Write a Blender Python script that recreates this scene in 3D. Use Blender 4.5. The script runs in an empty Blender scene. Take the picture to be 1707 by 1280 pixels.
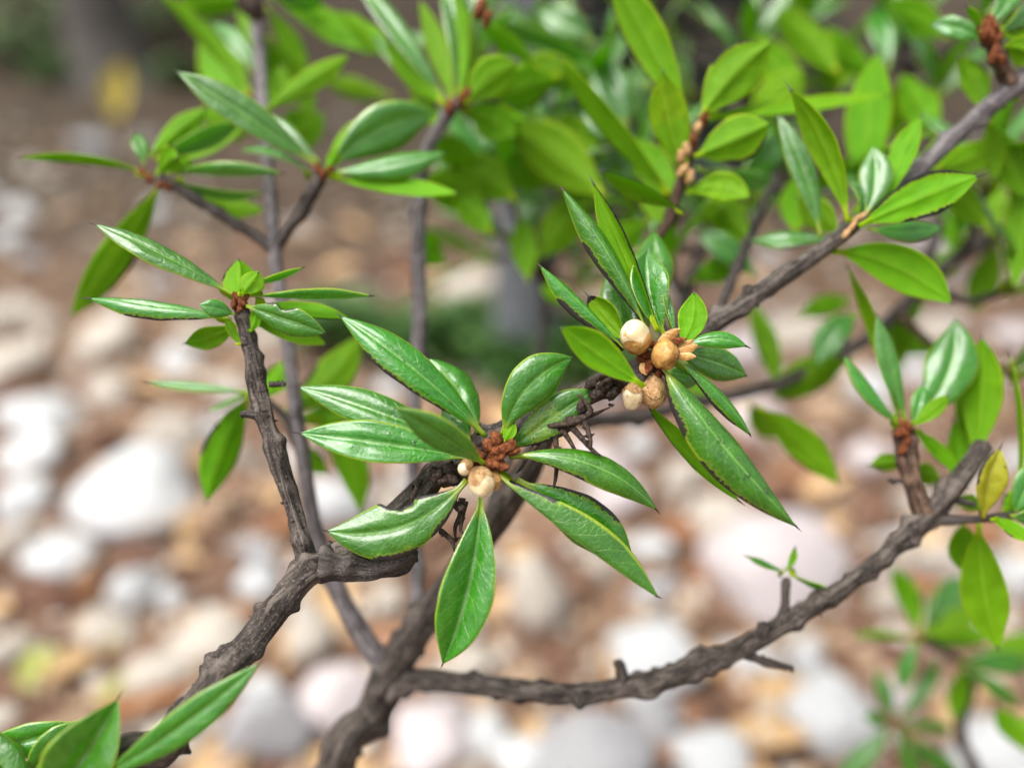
import bpy, math, random
from mathutils import Vector, Matrix, noise
random.seed(7)
R = math.radians
sc = bpy.context.scene
# ------------------------------------------------------------------ camera
CAM = Vector((0, 0, 0.36)); PITCH = R(-27); F = 1305.0; CX, CY = 853.5, 640.0
cd = bpy.data.cameras.new('camera'); co = bpy.data.objects.new('camera', cd); sc.collection.objects.link(co)
co.location = CAM; co.rotation_euler = (R(90) + PITCH, 0, 0)
cd.sensor_fit = 'HORIZONTAL'; cd.sensor_width = 36; cd.lens = 36 * F / 1707
cd.clip_start = 0.005; cd.clip_end = 500
cd.dof.use_dof = True; cd.dof.focus_distance = 0.131; cd.dof.aperture_fstop = 4.2
sc.camera = co
RIGHT = Vector((1, 0, 0)); UP = Vector((0, -math.sin(PITCH), math.cos(PITCH))); FWD = Vector((0, math.cos(PITCH), math.sin(PITCH)))
# ------------------------------------------------------------------ light
w = bpy.data.worlds.new('World'); sc.world = w; w.use_nodes = True
nt = w.node_tree; bg = nt.nodes['Background']
sky = nt.nodes.new('ShaderNodeTexSky'); sky.sky_type = 'NISHITA'; sky.sun_disc = False
SUN_EL, SUN_AZ = R(66), R(-115)          # azimuth from +Y towards +X
sky.sun_elevation = SUN_EL; sky.sun_rotation = SUN_AZ
sky.air_density = 1.0; sky.dust_density = 4.0; sky.ozone_density = 1.0
hs = nt.nodes.new('ShaderNodeHueSaturation'); hs.inputs['Saturation'].default_value = 0.22
nt.links.new(sky.outputs[0], hs.inputs['Color']); nt.links.new(hs.outputs[0], bg.inputs['Color'])
bg.inputs['Strength'].default_value = 0.075
sl = bpy.data.lights.new('sun', 'SUN'); so = bpy.data.objects.new('sun', sl); sc.collection.objects.link(so)
sl.energy = 1.5; sl.angle = R(42); sl.color = (1, 0.97, 0.93)
sdir = Vector((math.sin(SUN_AZ) * math.cos(SUN_EL), math.cos(SUN_AZ) * math.cos(SUN_EL), math.sin(SUN_EL)))
so.rotation_euler = sdir.to_track_quat('Z', 'Y').to_euler()
vs = sc.view_settings; vs.view_transform = 'Standard'; vs.look = 'None'; vs.exposure = 1.65; vs.gamma = 1; vs.use_curve_mapping = False
sc.render.engine = 'CYCLES'; cy = sc.cycles
cy.use_denoising = True; cy.max_bounces = 8; cy.diffuse_bounces = 4; cy.transmission_bounces = 6; cy.transparent_max_bounces = 6
cy.use_adaptive_sampling = True; cy.adaptive_threshold = 0.01
cy.caustics_reflective = False; cy.caustics_refractive = False
# ------------------------------------------------------------------ helpers
COL = sc.collection
def ZD(d): return d if d < 13.1 else 13.1 + (d - 13.1) * .72 + max(0, d - 19.5) * .9   # depths were judged a little too deep
def P(px, py, d_cm):                     # photo pixel + depth (cm along the view axis) -> world
    d = ZD(d_cm) * 0.01
    return CAM + RIGHT * ((px - CX) / F * d) + UP * (-(py - CY) / F * d) + FWD * d
def ground_z(x, y):
    z = 0.012 * noise.noise(Vector((x * 2.2, y * 2.2, 0))) + 0.006 * noise.noise(Vector((x * 7, y * 7, 3)))
    if y > 1.7: z += 0.20 * (y - 1.7) * min(1, (y - 1.7) / 1.2)
    return min(z, 2.2 + 0.3 * noise.noise(Vector((x * .3, y * .3, 9))))
def G(px, py):                           # photo pixel -> point on the ground
    dr = (RIGHT * ((px - CX) / F) + UP * (-(py - CY) / F) + FWD).normalized()
    t = 0.2
    while t < 12:
        p = CAM + dr * t
        if p.z <= ground_z(p.x, p.y): break
        t += 0.004 + 0.004 * t
    return p, t
def link(o, parent=None, wp=None):
    COL.objects.link(o)
    if wp is not None: o.location = wp - (WPOS[parent.name] if parent else Vector())
    if parent: o.parent = parent
    WPOS[o.name] = Vector(wp) if wp is not None else (WPOS[parent.name] if parent else Vector())
    return o
WPOS = {}
def mesh_obj(name, verts, faces, mats, parent=None, origin=None, midx=None, uvs=None, dmg=None, smooth=True):
    if origin is None: origin = Vector(verts[0])
    me = bpy.data.meshes.new(name)
    me.from_pydata([(v[0] - origin[0], v[1] - origin[1], v[2] - origin[2]) for v in verts], [], faces)
    for m in mats: me.materials.append(m)
    if midx: me.polygons.foreach_set('material_index', midx)
    if smooth: me.polygons.foreach_set('use_smooth', [True] * len(faces))
    if uvs:
        l = me.uv_layers.new(name='UVMap'); idx = [0] * len(me.loops); me.loops.foreach_get('vertex_index', idx)
        l.data.foreach_set('uv', [c for i in idx for c in uvs[i]])
    if dmg:
        a = me.attributes.new('dmg', 'FLOAT', 'POINT'); a.data.foreach_set('value', dmg)
    me.update()
    return link(bpy.data.objects.new(name, me), parent, origin)
def tag(o, label=None, cat=None, group=None, kind=None):
    if label: o['label'] = label
    if cat: o['category'] = cat
    if group: o['group'] = group
    if kind: o['kind'] = kind
    return o
# ------------------------------------------------------------------ materials
class NB:
    def __init__(s, name):
        s.m = bpy.data.materials.new(name); s.m.use_nodes = True; s.t = s.m.node_tree; s.n = s.t.nodes
        s.b = s.n['Principled BSDF']; s.out = s.n['Material Output']
    def new(s, t, **k):
        n = s.n.new(t)
        for a, v in k.items(): setattr(n, a, v)
        return n
    def lk(s, a, b): s.t.links.new(a, b)
    def val(s, sock, x):
        if isinstance(x, (int, float)): sock.default_value = x
        elif isinstance(x, tuple): sock.default_value = (*x, 1) if len(x) == 3 else x
        else: s.lk(x, sock)
    def math(s, op, a, b=0.0, c=0.0, clamp=False):
        n = s.new('ShaderNodeMath', operation=op, use_clamp=clamp)
        s.val(n.inputs[0], a); s.val(n.inputs[1], b); s.val(n.inputs[2], c); return n.outputs[0]
    def sstep(s, x, a, b):               # 0 at a, 1 at b
        n = s.new('ShaderNodeMapRange', interpolation_type='SMOOTHSTEP')
        s.val(n.inputs[0], x)
        if a < b: n.inputs[1].default_value, n.inputs[2].default_value, n.inputs[3].default_value, n.inputs[4].default_value = a, b, 0, 1
        else: n.inputs[1].default_value, n.inputs[2].default_value, n.inputs[3].default_value, n.inputs[4].default_value = b, a, 1, 0
        return n.outputs[0]
    def mix(s, f, a, b):
        n = s.new('ShaderNodeMix', data_type='RGBA'); s.val(n.inputs[0], f); s.val(n.inputs[6], a); s.val(n.inputs[7], b); return n.outputs[2]
    def noise(s, co, scale, detail=3, rough=.55, dist=0):
        n = s.new('ShaderNodeTexNoise'); s.lk(co, n.inputs['Vector'])
        n.inputs['Scale'].default_value = scale; n.inputs['Detail'].default_value = detail; n.inputs['Roughness'].default_value = rough; n.inputs['Distortion'].default_value = dist
        return n.outputs[0]
    def bump(s, h, strength, dist):
        n = s.new('ShaderNodeBump'); n.inputs['Strength'].default_value = strength; n.inputs['Distance'].default_value = dist
        s.lk(h, n.inputs['Height']); return n.outputs[0]

def leaf_mat(name, dark, light, margin, rib, rough, transl, tcol, veinamt, spec=.5, coat=0):
    b = NB(name)
    tc = b.new('ShaderNodeTexCoord'); uv = b.new('ShaderNodeSeparateXYZ'); b.lk(tc.outputs['UV'], uv.inputs[0])
    u = uv.outputs[0]; v = b.math('ABSOLUTE', b.math('MULTIPLY_ADD', uv.outputs[1], 2, -1))
    oc = tc.outputs['Object']; oi = b.new('ShaderNodeObjectInfo')
    n1 = b.noise(oc, 260, 3); n2 = b.noise(oc, 1500, 3); n3 = b.noise(oc, 3400, 3)
    rnd = oi.outputs['Random']
    f = b.math('ADD', b.math('MULTIPLY', b.math('SUBTRACT', n1, .5), 1.6), b.math('MULTIPLY_ADD', rnd, .5, .25), clamp=True)
    col = b.mix(f, dark, light)
    hsv = b.new('ShaderNodeHueSaturation'); b.val(hsv.inputs['Hue'], b.math('MULTIPLY_ADD', rnd, .03, .485)); b.lk(col, hsv.inputs['Color']); col = hsv.outputs[0]
    # veins
    wv = b.math('ADD', b.math('MULTIPLY_ADD', v, -1.6, b.math('MULTIPLY', u, 9)), b.math('MULTIPLY', n1, .9))
    tri = b.math('ABSOLUTE', b.math('SUBTRACT', b.math('FRACT', wv), .5))
    vein = b.math('MULTIPLY', b.sstep(tri, .05, .0), b.sstep(v, 1, .75))
    vo = b.new('ShaderNodeTexVoronoi', feature='DISTANCE_TO_EDGE'); b.lk(oc, vo.inputs['Vector']); vo.inputs['Scale'].default_value = 900
    ret = b.sstep(vo.outputs[0], .07, .0)
    vein = b.math('MAXIMUM', vein, b.math('MULTIPLY', ret, .45))
    col = b.mix(b.math('MULTIPLY', vein, veinamt), col, rib)
    mid = b.sstep(v, .075, .02); col = b.mix(b.math('MULTIPLY', mid, .75), col, rib)
    mg = b.math('MULTIPLY', b.sstep(b.math('ADD', v, b.math('MULTIPLY', n2, .06)), .93, 1.0), .85); col = b.mix(mg, col, margin)
    pet = b.sstep(u, .17, .05); col = b.mix(pet, col, margin)
    # dead blackened tissue (stains with their own shape)
    at = b.new('ShaderNodeAttribute', attribute_name='dmg')
    dm = b.sstep(b.math('ADD', at.outputs['Fac'], b.math('MULTIPLY', b.math('SUBTRACT', n2, .5), .9)), .42, .52)
    halo = b.sstep(b.math('ADD', at.outputs['Fac'], b.math('MULTIPLY', b.math('SUBTRACT', n2, .5), .9)), .2, .45)
    col = b.mix(b.math('MULTIPLY', halo, .5), col, margin)
    spot = b.math('MULTIPLY', b.sstep(b.noise(oc, 700, 2), .74, .78), .8)
    dk = b.math('MAXIMUM', dm, spot)
    col = b.mix(dk, col, b.mix(n3, (.008, .007, .007), (.05, .045, .042)))
    b.lk(col, b.b.inputs['Base Color'])
    b.val(b.b.inputs['Roughness'], b.math('ADD', b.math('MULTIPLY_ADD', n3, .16, rough - .08), b.math('MULTIPLY', dm, .2)))
    b.b.inputs['Specular IOR Level'].default_value = spec
    b.b.inputs['Coat Weight'].default_value = coat; b.b.inputs['Coat Roughness'].default_value = .11; b.b.inputs['Coat IOR'].default_value = 1.6
    h = b.math('ADD', b.math('MULTIPLY', n3, .5), b.math('ADD', b.math('MULTIPLY', vein, -.6), b.math('MULTIPLY_ADD', n1, 2.2, b.math('MULTIPLY', n2, .9))))
    nrm = b.bump(h, .42, .0003); b.lk(nrm, b.b.inputs['Normal'])
    tr = b.new('ShaderNodeBsdfTranslucent'); b.lk(b.mix(dk, b.mix(f, tcol, tuple(c * 1.15 for c in tcol)), (.01, .01, .01)), tr.inputs['Color'])
    mx = b.new('ShaderNodeMixShader'); mx.inputs[0].default_value = transl
    b.lk(b.b.outputs[0], mx.inputs[1]); b.lk(tr.outputs[0], mx.inputs[2]); b.lk(mx.outputs[0], b.out.inputs[0])
    return b.m
M_TOP = leaf_mat('leaf_upper_side', (.016, .120, .003), (.050, .235, .006), (.34, .44, .03), (.20, .42, .07), .26, .28, (.28, .72, .012), .5, .7, .6)
M_UND = leaf_mat('leaf_under_side', (.13, .33, .004), (.22, .45, .006), (.46, .52, .012), (.28, .46, .03), .5, .48, (.44, .80, .01), .22, .22)
M_YEL = leaf_mat('leaf_yellowing', (.30, .30, .015), (.42, .40, .02), (.45, .40, .03), (.42, .42, .08), .42, .40, (.70, .62, .03), .25, .4)
def plain(name, c1, c2, scale, rough, bumpd=0, bs=.5, spec=.4, c3=None):
    b = NB(name); tc = b.new('ShaderNodeTexCoord'); oc = tc.outputs['Object']
    n = b.noise(oc, scale, 4); col = b.mix(b.sstep(n, .35, .65), c1, c2)
    if c3: col = b.mix(b.sstep(b.noise(oc, scale * 2.3, 3), .55, .7), col, c3)
    b.lk(col, b.b.inputs['Base Color']); b.b.inputs['Roughness'].default_value = rough; b.b.inputs['Specular IOR Level'].default_value = spec
    if bumpd: b.lk(b.bump(b.noise(oc, scale * 3, 4), bs, bumpd), b.b.inputs['Normal'])
    return b.m
M_TIP = plain('dry_leaf_tip', (.02, .016, .016), (.07, .05, .05), 2500, .5)
def bark_mat(name, dark, mid, pale, stretch=1):
    b = NB(name); tc = b.new('ShaderNodeTexCoord'); uvm = b.new('ShaderNodeMapping'); b.lk(tc.outputs['UV'], uvm.inputs[0])
    uvm.inputs['Scale'].default_value = (1, .35, 1)
    oc = tc.outputs['Object']
    a = b.noise(oc, 420, 5, .65); f = b.noise(oc, 2200, 4, .6); st = b.noise(uvm.outputs[0], 9, 5, .65, .6)
    col = b.mix(b.sstep(st, .35, .62), dark, mid); sp_ = b.noise(uvm.outputs[0], 4.5, 6, .7, 1.0); col = b.mix(b.math('MULTIPLY', b.sstep(b.math('MULTIPLY_ADD', sp_, .7, b.math('MULTIPLY', a, .3)), .47, .60), .8), col, pale)
    col = b.mix(b.math('MULTIPLY', b.sstep(f, .56, .66), .5), col, tuple(min(1, c * 1.5) for c in pale))
    b.lk(col, b.b.inputs['Base Color']); b.b.inputs['Roughness'].default_value = .8; b.b.inputs['Specular IOR Level'].default_value = .25
    h = b.math('ADD', b.math('MULTIPLY', f, .4), b.math('MULTIPLY', st, .8)); b.lk(b.bump(h, .8, .0006), b.b.inputs['Normal'])
    return b.m
M_BARK = bark_mat('grey_brown_bark', (.014, .011, .009), (.062, .049, .042), (.17, .14, .12))
M_BARKG = bark_mat('smooth_grey_bark', (.045, .038, .039), (.13, .113, .116), (.25, .225, .23))
M_BARKR = bark_mat('reddish_twig_bark', (.018, .010, .008), (.065, .036, .025), (.17, .105, .07))
M_BARKD = bark_mat('dark_twig_bark', (.018, .014, .013), (.06, .048, .044), (.13, .11, .10))
M_RUST = plain('rusty_bud_scale', (.13, .032, .009), (.32, .105, .035), 1400, .65, .0005, .9, .25, (.06, .018, .008))
M_BUD = plain('cream_bud', (.66, .50, .27), (.84, .72, .50), 330, .36, .0002, .5, .5, (.50, .27, .10))
M_AMBER = plain('amber_bud_scale', (.38, .18, .04), (.58, .33, .10), 700, .4, .0003, .6, .5, (.22, .085, .02))
M_TAN = plain('tan_bud_scale', (.36, .19, .07), (.56, .35, .16), 700, .5, .0004, .7, .4, (.20, .085, .03))
M_DEAD = plain('dried_dark_stalk', (.022, .015, .012), (.085, .058, .045), 1500, .8, .0003, .7, .2)
# ------------------------------------------------------------------ ground
def ground_mat():
    b = NB('stony_soil'); tc = b.new('ShaderNodeTexCoord'); oc = tc.outputs['Object']
    n1 = b.noise(oc, 3.2, 4); n2 = b.noise(oc, 14, 5, .6); n3 = b.noise(oc, 60, 4, .6); n4 = b.noise(oc, 300, 3)
    col = b.mix(b.sstep(n2, .35, .62), (.080, .048, .034), (.20, .118, .080))
    col = b.mix(b.math('MULTIPLY', b.sstep(n1, .45, .62), .6), col, (.27, .165, .10))
    col = b.mix(b.math('MULTIPLY', b.sstep(n3, .54, .68), .6), col, (.40, .29, .21))
    col = b.mix(b.math('MULTIPLY', b.sstep(n4, .55, .7), .5), col, (.10, .055, .035))
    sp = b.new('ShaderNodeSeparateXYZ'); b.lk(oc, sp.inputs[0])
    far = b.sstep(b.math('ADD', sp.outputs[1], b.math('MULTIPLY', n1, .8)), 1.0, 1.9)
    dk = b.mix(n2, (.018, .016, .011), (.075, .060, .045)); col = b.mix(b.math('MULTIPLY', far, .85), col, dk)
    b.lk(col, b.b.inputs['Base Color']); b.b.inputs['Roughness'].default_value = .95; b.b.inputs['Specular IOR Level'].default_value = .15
    b.lk(b.bump(b.math('ADD', n3, b.math('MULTIPLY', n4, .4)), .8, .01), b.b.inputs['Normal'])
    return b.m
def axis(lo, hi, fine, n):
    a = [lo + (hi - lo) * i / n for i in range(n + 1)]; return a
xs = [-60, -30, -15, -8, -5] + axis(-3.5, 3.5, 0, 120) + [5, 8, 15, 30, 60]
ys = [-40, -20, -8, -3, -1] + axis(-.5, 6.5, 0, 130) + [8, 11, 16, 30, 60, 120]
gv = [(x, y, ground_z(x, y)) for y in ys for x in xs]; nx = len(xs)
gf = [(j * nx + i, j * nx + i + 1, (j + 1) * nx + i + 1, (j + 1) * nx + i) for j in range(len(ys) - 1) for i in range(nx - 1)]
tag(mesh_obj('ground', gv, gf, [ground_mat()], origin=Vector((0, 0, 0))), kind='structure')
# ------------------------------------------------------------------ stones
STONE_COL = {
 'white': ((.50, .505, .515), (.68, .685, .70), (.40, .33, .27)),
 'cream': ((.44, .38, .32), (.60, .55, .49), (.33, .23, .16)),
 'pink': ((.50, .43, .43), (.64, .585, .595), (.42, .32, .28)),
 'grey': ((.30, .29, .30), (.46, .45, .47), (.22, .20, .19)),
 'tan': ((.36, .24, .15), (.50, .36, .25), (.25, .15, .09)),
 'brown': ((.13, .065, .045), (.24, .12, .08), (.09, .05, .035)),
}
STM = {k: plain(k + '_stone', v[0], v[1], 28, .75, .004, .5, .3, v[2]) for k, v in STONE_COL.items()}
import bmesh
def ico(sub):
    bm = bmesh.new(); bmesh.ops.create_icosphere(bm, subdivisions=sub, radius=1)
    v = [x.co.copy() for x in bm.verts]; f = [[y.index for y in x.verts] for x in bm.faces]; bm.free(); return v, f
ICO3 = ico(3); ICO1 = ico(1); ICO2 = ico(2)
def stone_mesh(seed, mat):
    vs_, fs_ = ICO3; out = []
    pl = [Vector((random.uniform(-1, 1), random.uniform(-1, 1), random.uniform(-.4, 1))).normalized() for _ in range(9)]
    for v in vs_:
        n = 1 + .42 * noise.noise(v * 1.1 + Vector((seed, 0, 0))) + .12 * noise.noise(v * 3.1 + Vector((0, seed, 0)))
        q = v * n
        for p_ in pl:
            dd = q.dot(p_) - .66
            if dd > 0: q = q - p_ * dd * .85
        out.append(q)
    me = bpy.data.meshes.new('stone'); me.from_pydata(out, [], fs_); me.materials.append(mat)
    me.polygons.foreach_set('use_smooth', [True] * len(fs_)); return me
SM = {k: [stone_mesh(i * 3.7 + hash(k) % 17 * 0 + 1.3 * j, STM[k]) for i in range(7)] for j, k in enumerate(STONE_COL)}
def stone(k, p, rx, ry, rz, sink=.35, label=None, group=None):
    o = bpy.data.objects.new('stone', random.choice(SM[k])); COL.objects.link(o)
    o.scale = (rx, ry, rz); o.rotation_euler = (random.uniform(-.35, .35), random.uniform(-.35, .35), random.choice((0, math.pi)) + random.uniform(-.6, .6))
    o.location = (p.x, p.y, ground_z(p.x, p.y) + rz * (1 - 2 * sink))
    lab = {'white': 'white', 'cream': 'cream coloured', 'pink': 'pale pinkish', 'grey': 'grey', 'tan': 'tan', 'brown': 'dark reddish brown'}[k]
    tag(o, label or 'small %s stone lying on the brown soil' % lab, 'stone', group or 'small %s stones on the soil' % lab)
PLACED = []
def where(px, py):
    if py < 460: return 'on the reddish far soil' if px < 760 else 'on the far soil beyond the dense twigs'
    if px < 480: return 'beside the left upright shoot' if py < 900 else 'beyond the thick left branch'
    if px < 1000: return 'behind the forked main stem' if py > 800 else 'behind the central leaf rosettes'
    return 'below the low side branch' if py > 1050 else 'between the low side branch and the upper twigs'
def pstone(px, py, wpx, hpx, k, label=None):   # centre, apparent size in photo pixels; sits where the ray meets the ground
    p, t = G(px, py + hpx * .3)
    r = wpx / 2 / F * t; hh = hpx / 2 / F * t
    PLACED.append((p.x, p.y, r))
    lab = {'white': 'white', 'cream': 'cream coloured', 'pink': 'pale pinkish', 'grey': 'grey', 'tan': 'tan', 'brown': 'dark reddish brown'}[k]
    if label: stone(k, p, r, r * random.uniform(.8, 1.0), max(hh * .95, r * .35), .3, label, 'single stones on the soil')
    else: stone(k, p, r, r * random.uniform(.75, 1.0), max(hh * .95, r * .35), .3, 'larger %s stone %s' % (lab, where(px, py)), 'larger %s stones %s' % (lab, where(px, py)))
for s in [
 (60, 690, 130, 70, 'white'), (30, 600, 110, 60, 'cream'), (185, 560, 120, 75, 'cream'), (330, 565, 90, 55, 'cream'), (190, 650, 90, 55, 'cream'),
 (55, 745, 120, 60, 'white'), (210, 825, 200, 120, 'white', 'broad low white stone on the soil beyond the left twig'), (45, 825, 100, 75, 'white'), (300, 720, 120, 110, 'cream'), (110, 930, 120, 65, 'white'),
 (15, 905, 90, 60, 'cream'), (232, 985, 80, 95, 'white', 'upright bright white pebble on rusty brown soil'), (292, 992, 55, 65, 'white'), (350, 1055, 150, 70, 'cream'), (175, 1045, 100, 55, 'cream'), (260, 1115, 130, 50, 'cream'),
 (425, 970, 75, 70, 'white'), (560, 830, 110, 120, 'white'), (520, 1040, 100, 110, 'cream'), (560, 1150, 150, 120, 'pink'), (450, 1190, 140, 130, 'grey'), (440, 1160, 90, 80, 'white'),
 (720, 1205, 160, 120, 'pink', 'large pinkish white stone beside the forked main stem'), (810, 1220, 90, 70, 'white'), (980, 1235, 200, 110, 'grey', 'wide grey stone on the soil under the low side branch'), (875, 1255, 120, 80, 'white'), (1095, 1195, 110, 70, 'grey'), (1060, 1262, 90, 50, 'cream'), (900, 980, 120, 190, 'cream', 'tall cream stone on the soil behind the hanging leaf'),
 (1090, 1085, 190, 120, 'white'), (1290, 930, 240, 140, 'pink', 'largest pinkish white stone on the soil behind the low side branch'), (1190, 850, 130, 90, 'cream'), (1370, 1170, 150, 120, 'white', 'round white stone on the soil beyond the low side branch'), (1190, 1255, 150, 80, 'white'),
 (1340, 1095, 70, 60, 'white'), (1650, 1250, 150, 80, 'white'), (1690, 960, 70, 90, 'white'), (1560, 930, 90, 90, 'cream'), (1230, 580, 120, 70, 'pink'), (1340, 550, 110, 60, 'cream'),
 (1440, 640, 90, 70, 'white'), (1000, 770, 130, 60, 'pink'), (1140, 790, 70, 80, 'cream'), (700, 735, 70, 85, 'white'), (640, 690, 90, 60, 'tan'), (160, 240, 60, 34, 'grey'), (120, 355, 60, 30, 'tan'), 
 (20, 400, 60, 50, 'white'), (520, 395, 110, 40, 'tan'), (330, 410, 70, 35, 'tan'), (790, 470, 120, 45, 'cream'), (760, 560, 90, 50, 'tan'), (180, 730, 60, 70, 'brown'), (75, 985, 90, 80, 'brown'),
 (1265, 945, 50, 60, 'brown'), (130, 1210, 110, 60, 'tan'), (560, 640, 120, 50, 'tan'), (1480, 1000, 60, 60, 'cream'), (1440, 760, 90, 70, 'pink'), (1620, 640, 90, 60, 'cream'), (1690, 560, 80, 50, 'pink'), (1540, 400, 100, 45, 'pink'),
 (1000, 940, 60, 90, 'cream'), (650, 1000, 70, 80, 'cream'), (780, 1100, 90, 60, 'cream'), (300, 1230, 110, 60, 'cream'), (400, 1270, 90, 50, 'tan'), (1250, 690, 110, 60, 'pink'), (20, 1080, 80, 50, 'cream'), (470, 560, 80, 45, 'cream'), (380, 640, 90, 50, 'cream'), (400, 760, 80, 70, 'cream'), (30, 520, 90, 50, 'cream')]:
    pstone(*s)
def free(x, y, r): return all((x - a) ** 2 + (y - b) ** 2 > (r + c) ** 2 * .7 for a, b, c in PLACED)
cnt = 0
for _ in range(3000):
    if cnt >= 215: break
    px, py = random.uniform(-80, 1790), random.uniform(230, 1330)
    if px < 800 and py < 470 and random.random() < .7: continue
    p, t = G(px, py); r = random.uniform(.008, .022) * (1 + .25 * t)
    if not free(p.x, p.y, r): continue
    PLACED.append((p.x, p.y, r)); cnt += 1
    far = py < 480
    k = random.choices(['white', 'cream', 'pink', 'grey', 'tan', 'brown'], [.5, 1.2, .6, 2.5, 3, 3.5] if far else [3.5, 4, 2, 1, 2, 1.6])[0]
    lab = {'white': 'white', 'cream': 'cream', 'pink': 'pale pinkish', 'grey': 'grey', 'tan': 'tan', 'brown': 'dark reddish brown'}[k]
    stone(k, p, r, r * random.uniform(.6, 1), r * random.uniform(.45, .8), .35, 'small %s pebble %s' % (lab, where(px, py)), 'small %s pebbles %s' % (lab, where(px, py)))
# fine gravel: uncountable
def gravel():
    for k, n in (('cream', 1500), ('tan', 1700), ('brown', 1100)):
        V, Fc = [], []
        for i in range(n):
            px, py = random.uniform(-200, 1900), random.uniform(200, 1400); p, t = G(px, py)
            r = random.uniform(.002, .007) * (1 + .4 * t)
            if i % 2:                      # the stony patch goes on outside the picture
                p = Vector((random.gauss(0, .8), random.uniform(-.5, 2.0), 0)); r = random.uniform(.003, .010)
                if abs(p.x) < .75 * (p.y + .1): r *= .5
                else: r *= random.uniform(1, 2.2)
            b0 = len(V); sx, sy = random.uniform(.7, 1.3), random.uniform(.7, 1.3)
            z = ground_z(p.x, p.y) + r * .25
            for v in ICO1[0]: V.append((p.x + v.x * r * sx, p.y + v.y * r * sy, z + v.z * r * .7))
            Fc += [[a + b0 for a in f] for f in ICO1[1]]
        tag(mesh_obj('gravel', V, Fc, [STM[k]], origin=Vector((0, 0, 0))), 'fine %s gravel strewn over the soil' % k, 'gravel', kind='stuff')
gravel()
# dry leaf litter
M_LIT = [plain('litter_' + n, a, b_, 60, .7, .001, .4, .3) for n, a, b_ in (('rust', (.20, .085, .04), (.34, .17, .085)), ('tan', (.45, .27, .12), (.60, .42, .24)), ('dark', (.09, .045, .03), (.18, .10, .06)), ('yellow', (.55, .42, .05), (.65, .55, .12)), ('olive', (.30, .32, .06), (.42, .42, .14)))]
def litter_mesh(i, mat):
    V, Fc = [], []; n = 8
    for j in range(n + 1):
        u = j / n; hw = .26 * math.sin(math.pi * min(1, u * .97 + .015)) ** .8
        for s in (-1, -.5, 0, .5, 1):
            V.append((u - .5, s * hw, .18 * (abs(s) ** 2) * (1 if i % 2 else .5) * hw / .26 + .12 * (u - .5) ** 2 * (i % 3) + .03 * noise.noise(Vector((u * 4, s * 2, i)))))
    for j in range(n):
        for q in range(4): a = j * 5 + q; Fc.append((a, a + 1, a + 6, a + 5))
    me = bpy.data.meshes.new('fallen_leaf'); me.from_pydata(V, [], Fc); me.materials.append(mat); me.polygons.foreach_set('use_smooth', [True] * len(Fc)); return me
LM = [[litter_mesh(i, m) for i in range(3)] for m in M_LIT]
LNAME = ['rust brown', 'pale tan', 'dark brown', 'yellow', 'olive yellow']
def litter(px, py, size, k, label=None):
    p, t = G(px, py); o = bpy.data.objects.new('fallen_leaf', random.choice(LM[k])); COL.objects.link(o)
    o.scale = (size, size, size); o.location = (p.x, p.y, ground_z(p.x, p.y) + size * .06 + .002)
    o.rotation_euler = (random.uniform(-.35, .35), random.uniform(-.35, .35), random.uniform(0, 6.28))
    return tag(o, label or 'dry %s fallen leaf %s' % (LNAME[k], where(px, py)), 'leaf', 'dry %s fallen leaves %s' % (LNAME[k], where(px, py)))
o_ = litter(212, 205, .14, 3, 'bright yellow leaf fallen on the dark soil far behind the shrub'); o_.rotation_euler = (R(70), R(-70), R(10)); o_.location.z += .07
litter(70, 1115, .034, 4); litter(165, 1095, .03, 4); litter(60, 1130, .03, 4); litter(210, 1160, .03, 4)
for _ in range(185):
    px, py = random.uniform(-60, 1770), random.uniform(240, 1320)
    litter(px, py, random.uniform(.025, .06), random.choices([0, 1, 2], [2, 3, 2.6])[0])
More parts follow.
